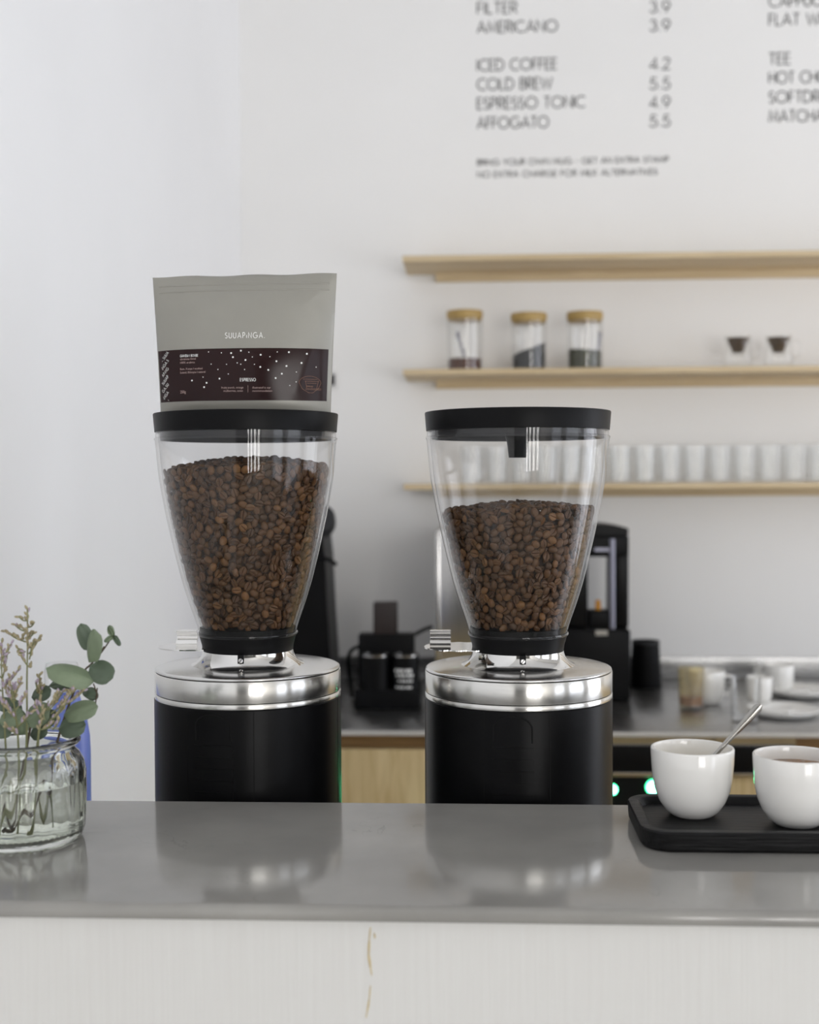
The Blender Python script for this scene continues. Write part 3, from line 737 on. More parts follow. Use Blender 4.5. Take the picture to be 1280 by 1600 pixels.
# ------------------------------------------------------------------ coffee bag on the left lid
BAGY = GY + 0.004
BT = PY(237, 432, BAGY).z; BB = CAMZ + 0.0716; BH = BT - BB
bxc = (PY(237, 432, BAGY).x + PY(528, 430, BAGY).x) / 2
CREASE = [((466, 604), (484, 548), .0011, .0042), ((506, 632), (500, 556), .0011, .0038), ((492, 480), (512, 530), .0012, .004), ((335, 490), (350, 500), .0008, .004), ((258, 505), (262, 480), .0010, .004), ((480, 470), (500, 450), .001, .004)]
def bag_uv(px, py):
    p = PY(px, py, BAGY - 0.02); return p.x, p.z
CR = [(bag_uv(*a), bag_uv(*b), h, s) for a, b, h, s in CREASE]
def bag_hw(z):
    t = (z - BB) / BH; return 0.0902 + 0.0072 * max(0, min(1, t)) ** 1.2
def bag_depth(x, z):
    t = max(0, min(1, (z - BB) / BH)); u = min(1, abs(x - bxc) / bag_hw(z))
    T = 0.034 * (1 - t) ** 0.75 * (0.80 + 0.9 * t) + 0.0007
    if t < .06: T *= 0.86 + .14 * (t / .06)
    d = T * (1 - u ** 2.4) ** 0.8
    for a, b, h, s in CR:
        ax, az = a; ex, ez = b[0] - ax, b[1] - az; k = max(0, min(1, ((x - ax) * ex + (z - az) * ez) / (ex * ex + ez * ez)))
        q = (x - ax - ex * k) ** 2 + (z - az - ez * k) ** 2; d += h * math.exp(-q / (2 * s * s)) * (1 - u ** 4)
    d += 0.0006 * math.sin(x * 70 + z * 40) * (1 - u ** 2) * (1 - t) + .0005 * math.sin(x * 31 - z * 90 + 1) * (1 - u ** 2)
    return d
def bag_front(x, z, d=0): return (x, BAGY - bag_depth(x, z) - d, z)
bag = thing('coffee_bag', 'taupe foil coffee bag with maroon label standing on the grinder lid', 'bag', (bxc, BAGY, BB))
NX, NZ = 60, 44
vs = []; fs = []
for side in (0, 1):
    for j in range(NZ + 1):
        z = BB + BH * j / NZ
        for i in range(NX + 1):
            u = -1 + 2 * i / NX; x = bxc + u * bag_hw(z)
            zz = z + (0.0006 * math.sin(u * 9 + .5) + 0.0008 * u if j == NZ else 0)
            y = BAGY - bag_depth(x, z) if side == 0 else BAGY + bag_depth(x, z) + .0001
            vs.append((x, y, zz))
K = (NX + 1) * (NZ + 1)
for j in range(NZ):
    for i in range(NX):
        a = j * (NX + 1) + i
        fs.append((a, a + 1, a + NX + 2, a + NX + 1)); fs.append((K + a, K + a + NX + 1, K + a + NX + 2, K + a + 1))
for i in range(NX):
    fs.append((i, K + i, K + i + 1, i + 1)); a = NZ * (NX + 1) + i; fs.append((a, a + 1, K + a + 1, K + a))
for j in range(NZ):
    a = j * (NX + 1); fs.append((a, a + NX + 1, K + a + NX + 1, K + a)); a += NX; fs.append((a, K + a, K + a + NX + 1, a + NX + 1))
pouch = build('pouch', MB().add(vs, fs), M['pouch'], bag, 50)
for zpx in (441.5, 451.5):                                # two ridges of the press seal
    zz = bag_uv(380, zpx)[1]
    build('press_seal', MB().tube([bag_front(bxc + u * bag_hw(zz) * .93, zz + .0006 * u, -.0002) for u in np.linspace(-1, 1, 40)], 0.0009, 6), M['pouch'], pouch)
# label band wrapped over the front
lz1, lz0 = bag_uv(380, 545)[1], bag_uv(380, 626.5)[1]
NLx, NLz = 60, 26; vs = []; fs = []
for j in range(NLz + 1):
    z = lz0 + (lz1 - lz0) * j / NLz
    for i in range(NLx + 1):
        u = -0.985 + (0.955 + 0.985) * i / NLx; x = bxc + u * bag_hw(z); vs.append(bag_front(x, z, 0.0003))
for j in range(NLz):
    for i in range(NLx):
        a = j * (NLx + 1) + i; fs.append((a, a + 1, a + NLx + 2, a + NLx + 1))
lab = build('label', MB().add(vs, fs), M['label'], bag, 50)
def bag_text(text, px0, px1, pyc, cap_px, bold, m, name, par, lift=.0005, rot=0.0, gap=.17):
    x0, z0 = bag_uv(px0, pyc); x1, _ = bag_uv(px1, pyc); st, w = strokes(text, gap)
    cap = cap_px * (BAGY - .02) / FPX; sx = (x1 - x0) / w; mb = MB(); c, s_ = math.cos(rot), math.sin(rot)
    def pl(x, z, d): return bag_front(x0 + x * c - z * s_, z0 + x * s_ + z * c, lift + d * .2)
    for s in st: ribbon(mb, [(x * sx, (z - .5) * cap) for x, z in s], cap * bold / 2, pl, 0.0003)
    return build(name, mb, m, par, 0)
bag_text('SUUAPiNGA.', 353.5, 414.5, 525, 8.6, .12, M['print_white'], 'brand_lettering', pouch, gap=.40)
bag_text('ESPRESSO', 378, 402, 594.5, 4.6, .15, M['print_white'], 'label_lettering', lab, gap=.34)
bag_text('GIANDU I BOMBE', 281, 310.5, 556, 3.6, .14, M['print_white'], 'label_lettering', lab, gap=.30)
# small print in lower case uses the built-in typeface
def small_print(text, px0, px1, pyc, hpx, m, name='small_print'):
    cu = bpy.data.curves.new(name, 'FONT'); cu.body = text; cu.size = 1; cu.resolution_u = 2
    to = bpy.data.objects.new(name, cu); COL.objects.link(to)
    dg = bpy.context.evaluated_depsgraph_get(); me = bpy.data.meshes.new_from_object(to.evaluated_get(dg))
    bpy.data.objects.remove(to); bpy.data.curves.remove(cu)
    xs = [v.co.x for v in me.vertices]; x0, z0 = bag_uv(px0, pyc); x1, _ = bag_uv(px1, pyc)
    sx = (x1 - x0) / (max(xs) - min(xs)); sz = hpx * (BAGY - .02) / FPX / 0.72
    for v in me.vertices:
        p = bag_front(x0 + (v.co.x - min(xs)) * sx, z0 + (v.co.y - .25) * sz, .0006)
        v.co = (p[0] - bag.location.x, p[1] - bag.location.y, p[2] - bag.location.z)
    me.update(); me.materials.clear()
    return me, m, name
def place_print(*a):
    me, m, name = small_print(*a); o = link(name, me, m, lab, 0); o.parent = lab; return o
for a in [('christmas blend', 281, 307, 561.5), ('100% arabica', 281, 305.5, 567), ('Bum, Kenya I washed', 281, 318, 577), ('Suland, Ethiopia I natural', 281, 323, 582.5),
          ('fruity punch, orange', 348.5, 383, 607), ('mulberries, anise', 352, 382, 612), ('illustrated is our', 397, 425, 607), ('recommendation', 397, 427, 612)]:
    place_print(a[0], a[1], a[2], a[3], 3.2, M['print_pink'])
place_print('250g', 281.5, 291, 613, 4.6, M['print_pink'])
for (u, v) in [(405, 492), (482, 498), (540, 500), (597, 486), (644, 495), (551, 524), (713, 510), (665, 523), (625, 541), (766, 521), (808, 492), (874, 492), (976, 499), (577, 558), (598, 566), (514, 566), (678, 567), (712, 582), (422, 564), (463, 596), (621, 597), (758, 599), (804, 547), (861, 574), (946, 554), (1027, 575), (917, 608), (835, 620), (525, 623), (374, 640), (306, 659), (473, 650), (396, 674), (381, 699), (800, 646), (916, 666), (880, 688)]:
    px, py = 220 + u / 3.765, 420 + v / 3.765
    big = (u * 7 + v) % 5 < 2; x, z = bag_uv(px, py); r = (1.45 if big else .85) * (BAGY - .02) / FPX
    ps = [bag_front(x + r * math.cos(t), z + r * math.sin(t), .0006) for t in np.linspace(0, 2 * pi, 10, endpoint=False)]
    build('star_dot', MB().add(ps, [tuple(range(10))]), M['print_white'], lab, 0)
for k in range(18):                                       # slanting brand pattern on the left edge
    y = 550 + k * 12.5
    t = ('SUUAPiNGA.SUUAPiNGA.'[(k * 7) % 10:])[:10]
    st, w = strokes(t, .30); cap = 4.7 * (BAGY - .02) / FPX; mb = MB(); ang = math.radians(50)
    ox, oz = bag_uv(241, y); c, s_ = math.cos(ang), math.sin(ang)
    zlo, zhi = lz0 + .0006, lz1 - .0004; xl, xr = bag_uv(247, 580)[0], bag_uv(272, 580)[0]
    for s in st:
        wp = [(ox + x * cap * .85 * c - z * cap * s_, oz + x * cap * .85 * s_ + z * cap * c) for x, z in s]
        if all(zlo < q[1] < zhi and xl < q[0] < xr for q in wp):
            ribbon(mb, wp, cap * .055, lambda x, z, d: bag_front(x, z, .0005 + d * .2), .0003)
    if mb.v: build('pattern_lettering', mb, M['print_white'], lab, 0)
em = MB()                                                 # copper line emblem
def eline(pts): ribbon(em, [bag_uv(220 + u / 3.765, 420 + v / 3.765) for u, v in pts], .00013, lambda x, z, d: bag_front(x, z, .0006 + d * .2), .0003)
eline([(993 + 60 * math.cos(t), 670 + 40 * math.sin(t)) for t in np.linspace(math.pi, 2 * math.pi, 14)])
eline([(933, 670), (950, 705), (985, 728), (1008, 728), (1040, 700), (1053, 670)])
for v, a, b in [(648, 955, 1035), (660, 965, 1040), (672, 975, 1030), (688, 975, 1010), (703, 968, 1055), (709, 968, 1055)]: eline([(a, v), (b, v)])
eline([(968, 660), (975, 700)]); eline([(1040, 655), (1030, 700)]); eline([(975, 690), (1010, 694)])
build('emblem', em, M['print_copper'], lab, 0)
eline0 = MB(); ribbon(eline0, [bag_uv(390, 603), bag_uv(390, 614)], .00012, lambda x, z, d: bag_front(x, z, .0006 + d * .2), .0003)
build('label_rule', eline0, M['print_pink'], lab, 0)

# ------------------------------------------------------------------ shelves on the back wall
SHY0 = 3.095
shelf_z = []
sx0 = PY(629, 402, SHY0).x
for k, (ytop, lbl) in enumerate([(399.5, 'empty ash wood wall shelf, the topmost one, below the menu'), (577, 'ash wood wall shelf carrying three storage jars'), (756.5, 'ash wood wall shelf carrying a row of tumblers')]):
    z1 = PY(640, ytop, SHY0).z; t = 9 * SHY0 / FPX
    s = thing('wall_shelf', lbl, 'shelf', ((sx0 + 2.5) / 2, 3.2, z1 - t), 'ash wood wall shelves')
    build('board', MB().box(sx0, 2.5, SHY0, WY, z1 - t, z1, .0015), M['shelf'], s)
    build('batten', MB().box(sx0 + .075, 2.45, WY - .022, WY, z1 - t - .020, z1 - t), M['shelf'], s, 0)
    shelf_z.append(z1)

def tumbler_profile(r0, r1, h, t=.0018, base=.006):
    return [(0, 0), (r0 - .001, 0), (r0, .001), (r1, h - .0008), (r1 - t / 2, h), (r1 - t, h - .0008), (r0 - t, base), (0, base)]
# storage jars with bamboo lids
def storage_jar(px, label, fillname, fm, fill, lidpx, spoon):
    Y = SHY0 + 0.075; zs = shelf_z[1]
    c = PY(px, 560, Y); r = 27.5 * Y / FPX; H = (shelf_z[1] - CAMZ); ztop = PY(px, lidpx + 14, Y).z - zs
    j = thing('storage_jar', label, 'jar', (c.x, Y, zs), 'storage jars with bamboo lids')
    C = (c.x, Y, zs)
    build('glass', MB().lathe(tumbler_profile(r * .98, r, ztop, .002, .004), 40, C), M['thin_glass'], j)
    lr = r * 1.03
    build('lid', MB().lathe([(0, ztop - .004), (r * .93, ztop - .004), (r * .93, ztop), (lr * .95, ztop), (lr * .99, ztop + .004), (lr, ztop + .017), (lr * .96, ztop + .020), (0, ztop + .0205)], 40, C), M['bamboo'], j)
    mb = MB(); rr = r - .0032; n = 28; vs = [(C[0], C[1], zs + .0045)]
    for ring, q in ((0, .0045), (1, None)):
        for i in range(n):
            a = 2 * pi * i / n; x, y = rr * math.cos(a), rr * math.sin(a)
            vs.append((C[0] + x, C[1] + y, zs + (q if q else fill(x / r) + .0012 * math.sin(i * 2.7))))
    vs.append((C[0], C[1], zs + fill(0) + .002)); fs = []
    for i in range(n):
        k = (i + 1) % n; fs += [(0, 1 + k, 1 + i), (1 + i, 1 + k, 1 + n + k, 1 + n + i), (1 + n + i, 1 + n + k, 2 * n + 1)]
    build(fillname, mb.add(vs, fs), fm, j, 50)
    if spoon:
        a, b2 = spoon
        p, q = PY(*a, Y), PY(*b2, Y - .0)
        sp = single('jar_spoon', MB().tube([p, p.lerp(q, .5), q], [.0030, .0026, .0036], 8).ellipsoid(q, (.005, .003, .009), 8, 5), M['rod'], 'small metal scoop standing in the jar of ' + fillname.replace('_', ' '), 'spoon', tuple(p))
storage_jar(726.5, 'glass storage jar with cocoa powder and a scoop under a bamboo lid', 'cocoa_powder', M['cocoa'], lambda u: .030, 485, ((728, 566), (716, 523)))
storage_jar(826.5, 'glass storage jar with black tea heaped to one side under a bamboo lid', 'black_tea', M['tea_black'], lambda u: .052 + .017 * u, 489, None)
storage_jar(914, 'glass storage jar with dark green tea under a bamboo lid', 'green_tea', M['tea_green'], lambda u: .048 - .003 * u, 487, ((931, 570), (938, 523)))
# two small glass cups with a dark cone of drink inside
def cone_cup(px, label):
    Y = SHY0 + .07; zs = shelf_z[1]; c = PY(px, 560, Y); C = (c.x, Y, zs)
    k = Y / FPX
    g = thing('glass_cup', label, 'cup', C, 'small double walled glass cups')
    build('outer_glass', MB().lathe([(0, 0), (17 * k, 0), (21 * k, 4 * k), (23 * k, 12 * k), (21 * k, 24 * k), (19 * k, 38 * k), (20 * k, 50 * k), (19 * k, 50.5 * k), (18 * k, 48 * k), (16 * k, 36 * k), (9 * k, 20 * k), (0, 18 * k)], 36, C), M['thin_glass'], g, 70)
    build('drink', MB().lathe([(0, 24 * k), (7 * k, 24.5 * k), (11 * k, 33 * k), (17 * k, 47 * k), (0, 47.5 * k)], 32, C), M['brown_glass'], g, 50)
    build('handle', MB().tube(smoothpath([(C[0] + 19 * k, Y, zs + 42 * k), (C[0] + 30 * k, Y, zs + 42 * k), (C[0] + 34 * k, Y, zs + 30 * k), (C[0] + 30 * k, Y, zs + 18 * k), (C[0] + 21 * k, Y, zs + 17 * k)]), 2.2 * k, 8), M['thin_glass'], g)
cone_cup(1153, 'small glass cup with dark drink and handle, beside the jar with green tea')
cone_cup(1216.5, 'small glass cup with dark drink and handle, further from the storage jars')
# tumblers
Yt = SHY0 + .055; x0 = PY(738, 740, Yt).x; step = 38.4 * Yt / FPX
tm = None
for i in range(30):
    for row in (0, 1):
        x = x0 + step * i + (0.0 if row == 0 else .004); y = Yt + (0 if row == 0 else .066)
        if x > 1.22: continue
        if tm is None:
            me = bpy.data.meshes.new('tumbler'); mb = MB().lathe(tumbler_profile(.0262, .0285, .092, .0020, .009), 36); me.from_pydata(mb.v, [], mb.f); me.update(); tm = me
            o = link('tumbler', me, M['thin_glass'], None, 40)
        else:
            o = bpy.data.objects.new('tumbler', tm); COL.objects.link(o)
        o.location = (x, y, shelf_z[2])
        tag(o, 'clear glass tumbler in the front row on the lowest shelf' if row == 0 else 'clear glass tumbler in the rear row against the wall on the lowest shelf', 'glass', 'front row of tumblers' if row == 0 else 'rear row of tumblers')

# ------------------------------------------------------------------ back counter
CY0 = 2.59
wt = thing('back_worktop', 'brushed steel back worktop along the white wall', 'worktop', (1.0, 2.95, BACK_Z - .010))
build('top', MB().box(WALL_X0, 2.6, CY0, WY, BACK_Z - .010, BACK_Z, .002), M['steel_top'], wt)
build('edge_strip', MB().box(WALL_X0, 2.6, CY0 - .002, CY0 + .0005, BACK_Z - .0098, BACK_Z + .0003, .0008), M['edge'], wt)
struct('trim_1', MB().box(WALL_X0, 2.6, WY - .015, WY, BACK_Z, BACK_Z + .056, .0008), M['steel_top'])
def xb(px): return PY(px, 1200, CY0).x
def cabinet(px0, px1, label, name='base_cabinet'):
    x0, x1 = xb(px0) if px0 is not None else WALL_X0, xb(px1) if px1 is not None else 2.6
    c = thing(name, label, 'cabinet', ((x0 + x1) / 2, 2.9, 0))
    build('body', MB().box(x0, x1, CY0 + .035, WY, 0, BACK_Z - .010), M['door_wood'], c, 0)
    return c, x0, x1
railz = BACK_Z - .010; doorz = PY(600, 1171, CY0 + .012).z
c, x0, x1 = cabinet(None, 676, 'birch base cabinet with plain doors between the two grinders')
build('top_rail', MB().box(x0, x1, CY0 + .030, CY0 + .036, doorz - .02, railz), M['rail_wood'], c, 0)
w_ = (x1 - x0) / 2
for k in range(2):
    build('door', MB().box(x0 + w_ * k + .002, x0 + w_ * (k + 1) - .002, CY0 + .012, CY0 + .033, 0.08, doorz, .001), M['door_wood'], c)
# glass fronted black undercounter refrigerator with lit buttons
f, x0, x1 = cabinet(678, 1118, 'black undercounter refrigerator with lit green buttons behind the bare grinder', 'undercounter_fridge')
f['category'] = 'refrigerator'
z_a, z_b, z_c, z_d = PY(1000, 1165.5, CY0 + .012).z, PY(1000, 1206, CY0 + .012).z, PY(1000, 1212.5, CY0 + .012).z, 0.08
build('top_rail', MB().box(x0, x1, CY0 + .022, CY0 + .036, z_a - .01, railz), M['steel'], f, 0)
build('control_panel', MB().box(x0 + .001, x1 - .001, CY0 + .012, CY0 + .033, z_b, z_a, .001), M['black_plastic'], f)
build('trim_strip', MB().box(x0 + .001, x1 - .001, CY0 + .004, CY0 + .033, z_c, z_b, .0005), M['steel'], f)
build('door', MB().box(x0 + .001, x1 - .001, CY0 + .012, CY0 + .033, z_d, z_c, .001), M['black_plastic'], f)
for px, py, rp in [(957, 1233.5, 8), (1021, 1230, 11.5), (740, 1236, 14)]:  # the last, hidden button is added for the green reflection on the grinder
    p = PY(px, py, CY0 + .010); r = rp * CY0 / FPX
    mm = Matrix.Translation(p) @ Matrix.Rotation(pi / 2, 4, 'X')
    bt = build('lit_button', MB().lathe([(0, -.003), (r, -.003), (r, .002), (r * .9, .003), (0, .003)], 28, M=mm), M['led_green'], f)
    build('button_core', MB().lathe([(0, .002), (r * .84, .002), (r * .84, .0035), (0, .004)], 28, M=mm), M['led'], bt)
c, x0, x1 = cabinet(1120, 1248, 'base cabinet with a black drawer over a birch door behind the cups')
build('top_rail', MB().box(x0, x1, CY0 + .022, CY0 + .036, z_a - .01, railz), M['steel'], c, 0)
build('drawer_front', MB().box(x0 + .001, x1 - .001, CY0 + .012, CY0 + .033, z_b, z_a, .001), M['black_plastic'], c)
build('trim_strip', MB().box(x0 + .001, x1 - .001, CY0 + .004, CY0 + .033, z_c, z_b, .0005), M['steel'], c)
build('door', MB().box(x0 + .001, x1 - .001, CY0 + .012, CY0 + .033, z_d, z_c, .001), M['door_wood'], c)
c, x0, x1 = cabinet(1250, None, 'birch base cabinet beyond the black drawer, by the stacked plates')
build('top_rail', MB().box(x0, x1, CY0 + .030, CY0 + .036, doorz - .02, railz), M['rail_wood'], c, 0)
for k in range(2):
    w_ = (x1 - x0) / 2
    build('door', MB().box(x0 + w_ * k + .002, x0 + w_ * (k + 1) - .002, CY0 + .012, CY0 + .033, 0.08, doorz, .001), M['door_wood'], c)

BZ = BACK_Z
# dark coffee brewer with a round gauge, behind the fuller grinder
Yg = 2.92
def xg(px, Y=Yg): return PY(px, 950, Y).x
br = thing('filter_brewer', 'black filter coffee brewer with a round grey knob beside the fuller hopper', 'coffee maker', (xg(480), Yg + .08, BZ))
zt = PY(500, 868, Yg).z
mb = MB(); a = xg(440)
pr = [(a, BZ), (xg(517), BZ), (xg(516), PY(0, 1030, Yg).z), (xg(512), PY(0, 960, Yg).z), (xg(508), zt), (xg(500), PY(0, 800, Yg).z), (xg(490), PY(0, 782, Yg).z), (a, PY(0, 776, Yg).z)]
pr = [(p[0], p[1]) for p in pr]
nP = len(pr)
mb.add([(x, y, z) for y in (Yg, Yg + .18) for x, z in pr], [tuple(range(nP)), tuple(range(nP, 2 * nP))[::-1]] + [(i, nP + i, nP + (i + 1) % nP, (i + 1) % nP) for i in range(nP)])
build('housing', mb, M['black_plastic'], br, 20)
kp = PY(506, 812, Yg - .01)
kn = build('knob', MB().lathe([(0, -.02), (.026, -.02), (.027, .0), (.024, .010), (.012, .013), (0, .013)], 28, M=Matrix.Translation(kp) @ Matrix.Rotation(pi / 2 - .5, 4, 'X') @ Matrix.Scale(1.35, 4, (0, 1, 0))), M['grey_plastic'], br)
build('lever', MB().tube(smoothpath([PY(498, 872, Yg - .01), PY(512, 874, Yg - .02), PY(526, 882, Yg - .03)]), [.005] * 12 + [.004], 8), M['black_plastic'], br)
build('tap', MB().lathe([(0, 0), (.009, 0), (.009, .05), (.006, .055), (0, .055)], 16, (xg(526), Yg - .015, BZ)), M['steel'], br)
# knock box stand with two printed tins
Yk = 2.83
def xk(px): return PY(px, 1040, Yk).x
def zk(py): return PY(600, py, Yk).z
ts = thing('tamping_stand', 'black tamping stand with tall dark block between the two grinders', 'stand', (xk(603), Yk + .06, BZ))
build('base', MB().box(xk(553), xk(655), Yk, Yk + .13, BZ, zk(1078), .004), M['black_plastic'], ts)
build('crossbar', MB().box(xk(556), xk(645), Yk + .06, Yk + .11, zk(1078), zk(996), .004), M['black_plastic'], ts)
build('block', MB().box(xk(580), xk(618), Yk + .065, Yk + .105, zk(998), zk(946), .003), M['dark_red'], ts)
zb0 = zk(1078)
for k, (p0, p1, lb) in enumerate([(562, 608, 'black tin with a pale rim on the tamping stand'), (611, 654, 'black tin with white printed lines on the tamping stand')]):
    cx = (xk(p0) + xk(p1)) / 2; r = (xk(p1) - xk(p0)) / 2; cyk = Yk + .032
    tn = thing('tin', lb, 'tin', (cx, cyk, zb0))
    build('body', MB().lathe([(0, 0), (r, 0), (r, zk(1027) - zb0), (0, zk(1027) - zb0)], 32, (cx, cyk, zb0)), M['black_plastic'], tn)
    build('rim', MB().lathe([(r * .98, zk(1027) - zb0), (r, zk(1027) - zb0), (r, zk(1025) - zb0), (r * .98, zk(1025) - zb0)], 32, (cx, cyk, zb0)), M['steel'], tn)
    if k == 1:
        for (q0, q1, y0, y1) in [(617, 645, 1046, 1051), (619, 647, 1054, 1058), (622, 646, 1063, 1066), (618, 645, 1073, 1076)]:
            a0 = math.asin(max(-.99, min(.99, (xk(q0) - cx) / r))); a1 = math.asin(max(-.99, min(.99, (xk(q1) - cx) / r)))
            for s in range(5):
                b0 = a0 + (a1 - a0) * s / 5; b1 = b0 + (a1 - a0) / 5 * (.6 + .25 * ((s * 3) % 2))
                build('print_line', MB().cylpatch((cx, cyk), r, r + .0006, b0, b1, zk(y1), zk(y0), 3), M['print_white'], tn, 0)
single('cable', MB().tube(smoothpath([(xk(540), Yk + .14, BZ + .004), PY(545, 1026, Yk + .14), PY(565, 1008, Yk + .13), PY(600, 1000, Yk + .13), PY(640, 994, Yk + .13), PY(662, 984, Yk + .14), PY(676, 979, Yk + .14)], 6), .0045, 8), M['black_plastic'], 'black cable sagging behind the tamping stand', 'cable', (xk(600), Yk + .14, BZ))
# steel hot water boiler behind the bare grinder
Yw = 2.86
wbx0, wbx1 = PY(682, 900, Yw).x, PY(812, 900, Yw).x
wb = thing('water_boiler', 'stainless steel water boiler half hidden behind the bare grinder', 'boiler', ((wbx0 + wbx1) / 2, Yw + .15, BZ))
zt = PY(690, 826, Yw).z
build('housing', MB().box(wbx0, wbx1, Yw, Yw + .30, BZ + .01, zt, .008), M['steel'], wb)
build('side_trim', MB().box(wbx0 - .003, wbx0 + .008, Yw - .003, Yw + .012, BZ + .01, zt - .005, .001), M['steel'], wb)
for dx in (.02, wbx1 - wbx0 - .02):
    for dy in (.02, .28): build('foot', MB().lathe([(0, 0), (.01, 0), (.01, .01), (0, .01)], 12, (wbx0 + dx, Yw + dy, BZ)), M['black_plastic'], wb)
# black tower with an open bay
Yb = 2.98
def xt(px): return PY(px, 950, Yb).x
def zt_(py): return PY(950, py, Yb).z
tw = thing('brewing_tower', 'tall black brewing tower with a pale sight window beside the bare hopper', 'coffee maker', (xt(930), Yb + .09, BZ))
build('base', MB().box(xt(868), xt(984), Yb - .02, Yb + .18, BZ, zt_(982), .006), M['black_plastic'], tw)
build('column', MB().box(xt(959), xt(983), Yb, Yb + .18, zt_(982), zt_(842), .008), M['black_body'], tw)
build('column', MB().box(xt(868), xt(919), Yb, Yb + .18, zt_(982), zt_(842), .008), M['black_body'], tw)
hd = build('head', MB().box(xt(868), xt(983), Yb - .004, Yb + .18, zt_(870), zt_(836), .006), M['black_plastic'], tw)
dome = MB(); nn = 20
poly = [(xt(868), zt_(836)), (xt(983), zt_(836)), (xt(983), zt_(826)), (xt(972), zt_(823)), (xt(955), zt_(820)), (xt(930), zt_(819)), (xt(900), zt_(822)), (xt(868), zt_(826))]
k8 = len(poly)
dome.add([(x, y, z) for y in (Yb + .01, Yb + .17) for x, z in poly], [tuple(range(k8)), tuple(range(k8, 2 * k8))[::-1]] + [(i, k8 + i, k8 + (i + 1) % k8, (i + 1) % k8) for i in range(k8)])
build('lid', dome, M['black_body'], tw, 30)
build('highlight_rod', MB().tube([(xt(956.5), Yb - .008, zt_(982)), (xt(956.5), Yb - .008, zt_(842))], .0065, 12), M['rod'], tw)  # rod added in place of a bluish window highlight on the column
build('head_trim', MB().box(xt(929), xt(952), Yb - .007, Yb - .003, zt_(861), zt_(856)), M['rod'], hd, 0)
build('spout_block', MB().box(xt(921), xt(953), Yb - .004, Yb + .05, zt_(985), zt_(954), .004), M['black_plastic'], tw)
build('spout', MB().lathe([(0, 0), (.007, 0), (.006, .022), (0, .024)], 16, (xt(936), Yb + .02, zt_(954))), M['orange'], tw)
build('badge', MB().box(xt(929), xt(948), Yb - .024, Yb - .019, zt_(991), zt_(983)), M['steel'], tw, 0)
# black container
Yc = 3.165; cc = PY(1009, 1050, Yc); rk = Yc / FPX
kb = thing('knock_container', 'black tapered knock container beside the tall brewing tower', 'container', (cc.x, Yc, BZ))
hgt = PY(1009, 1002, Yc).z - BZ
build('body', MB().lathe([(0, 0), (24 * rk, 0), (24.5 * rk, .003), (21 * rk, hgt), (19.5 * rk, hgt), (22 * rk, .008), (0, .008)], 40, (cc.x, Yc, BZ)), M['black_plastic'], kb)
build('rim', MB().lathe([(20.6 * rk, hgt - .006), (21.8 * rk, hgt - .004), (21.6 * rk, hgt + .002), (19.3 * rk, hgt + .002)], 40, (cc.x, Yc, BZ)), M['grey_plastic'], kb)

# used cups, glasses and plates on the steel worktop
def cup_thing(px, Y, wpx, hpx, z, label, name='used_cup', handle=None, content='foam', lvl=.72):
    c = PY(px, 1080, Y); k = Y / FPX; r = wpx / 2 * k; h = hpx * k; C = (c.x, Y, z)
    t = thing(name, label, 'cup', C, 'used cups on the steel worktop')
    build('bowl', MB().lathe([(0, 0), (r * .62, 0), (r * .80, h * .06), (r * .93, h * .3), (r, h * .97), (r * .97, h), (r * .92, h * .97), (r * .86, h * .32), (r * .6, h * .12), (0, h * .1)], 36, C), M['porcelain'], t, 50)
    build('coffee', MB().lathe([(r * .90, h * lvl), (0, h * lvl + .0005)], 32, C), M[content], t)
    if handle:
        s = handle
        build('handle', MB().tube(smoothpath([(C[0] + s * r * .95, Y, z + h * .82), (C[0] + s * (r + .014), Y, z + h * .80), (C[0] + s * (r + .018), Y, z + h * .55), (C[0] + s * (r + .010), Y, z + h * .3), (C[0] + s * r * .9, Y, z + h * .28)]), .0035, 8), M['porcelain'], t)
    return t
def plate(px, Y, wpx, z, label, h=.016):
    c = PY(px, 1100, Y); r = wpx / 2 * Y / FPX
    return single('plate', MB().lathe([(0, 0), (r * .62, 0), (r * .93, h * .35), (r, h * .9), (r * .985, h), (r * .96, h * .9), (r * .88, h * .5), (r * .60, h * .35), (0, h * .35)], 48, (c.x, Y, z)), M['porcelain'], label, 'plate', (c.x, Y, z), 'plates on the steel worktop', 50)
def used_glass(px, Y, wpx, hpx, m, label, dreg=None):
    c = PY(px, 1090, Y); k = Y / FPX; r = wpx / 2 * k; h = hpx * k; C = (c.x, Y, BZ)
    t = thing('used_glass', label, 'glass', C)
    build('glass', MB().lathe(tumbler_profile(r * .88, r, h, .002, .008), 40, C), m, t)
    if dreg: build('coffee_dregs', MB().lathe([(0, .0085), (r * .84, .0085), (r * .87, .028), (0, .028)], 32, C), M[dreg], t)
used_glass(1080, 2.865, 41, 64, M['stain_glass'], 'milk stained glass with coffee dregs on the steel worktop', 'coffee')
used_glass(1165, 2.70, 49, 72, M['thin_glass'], 'empty clear glass in front of a cup on the steel worktop')
cup_thing(1104, 2.93, 58, 52, BZ, 'white cup with milk foam beside the stained glass', handle=1)
plate(1224, 2.79, 112, BZ, 'white plate under a saucer behind the empty clear glass')
pz = BZ + .006
plate(1210, 2.79, 56, pz + .0001, 'white saucer resting on a plate behind the empty clear glass', .010)
cup_thing(1187, 2.86, 40, 40, BZ + .0145, 'white cup standing on the plate edge behind the empty clear glass', handle=None)
plate(1252, 3.05, 104, BZ, 'white plate under a saucer and cup near the wall')
plate(1232, 3.05, 66, BZ + .0062, 'white saucer holding a cup near the wall', .010)
cup_thing(1217.5, 3.06, 46, 40, BZ + .0100, 'white cup with crema on a saucer near the wall')
nc = PY(1186, 1052, 3.10); nb = MB(); nz_ = 14; vs = []; fs = []
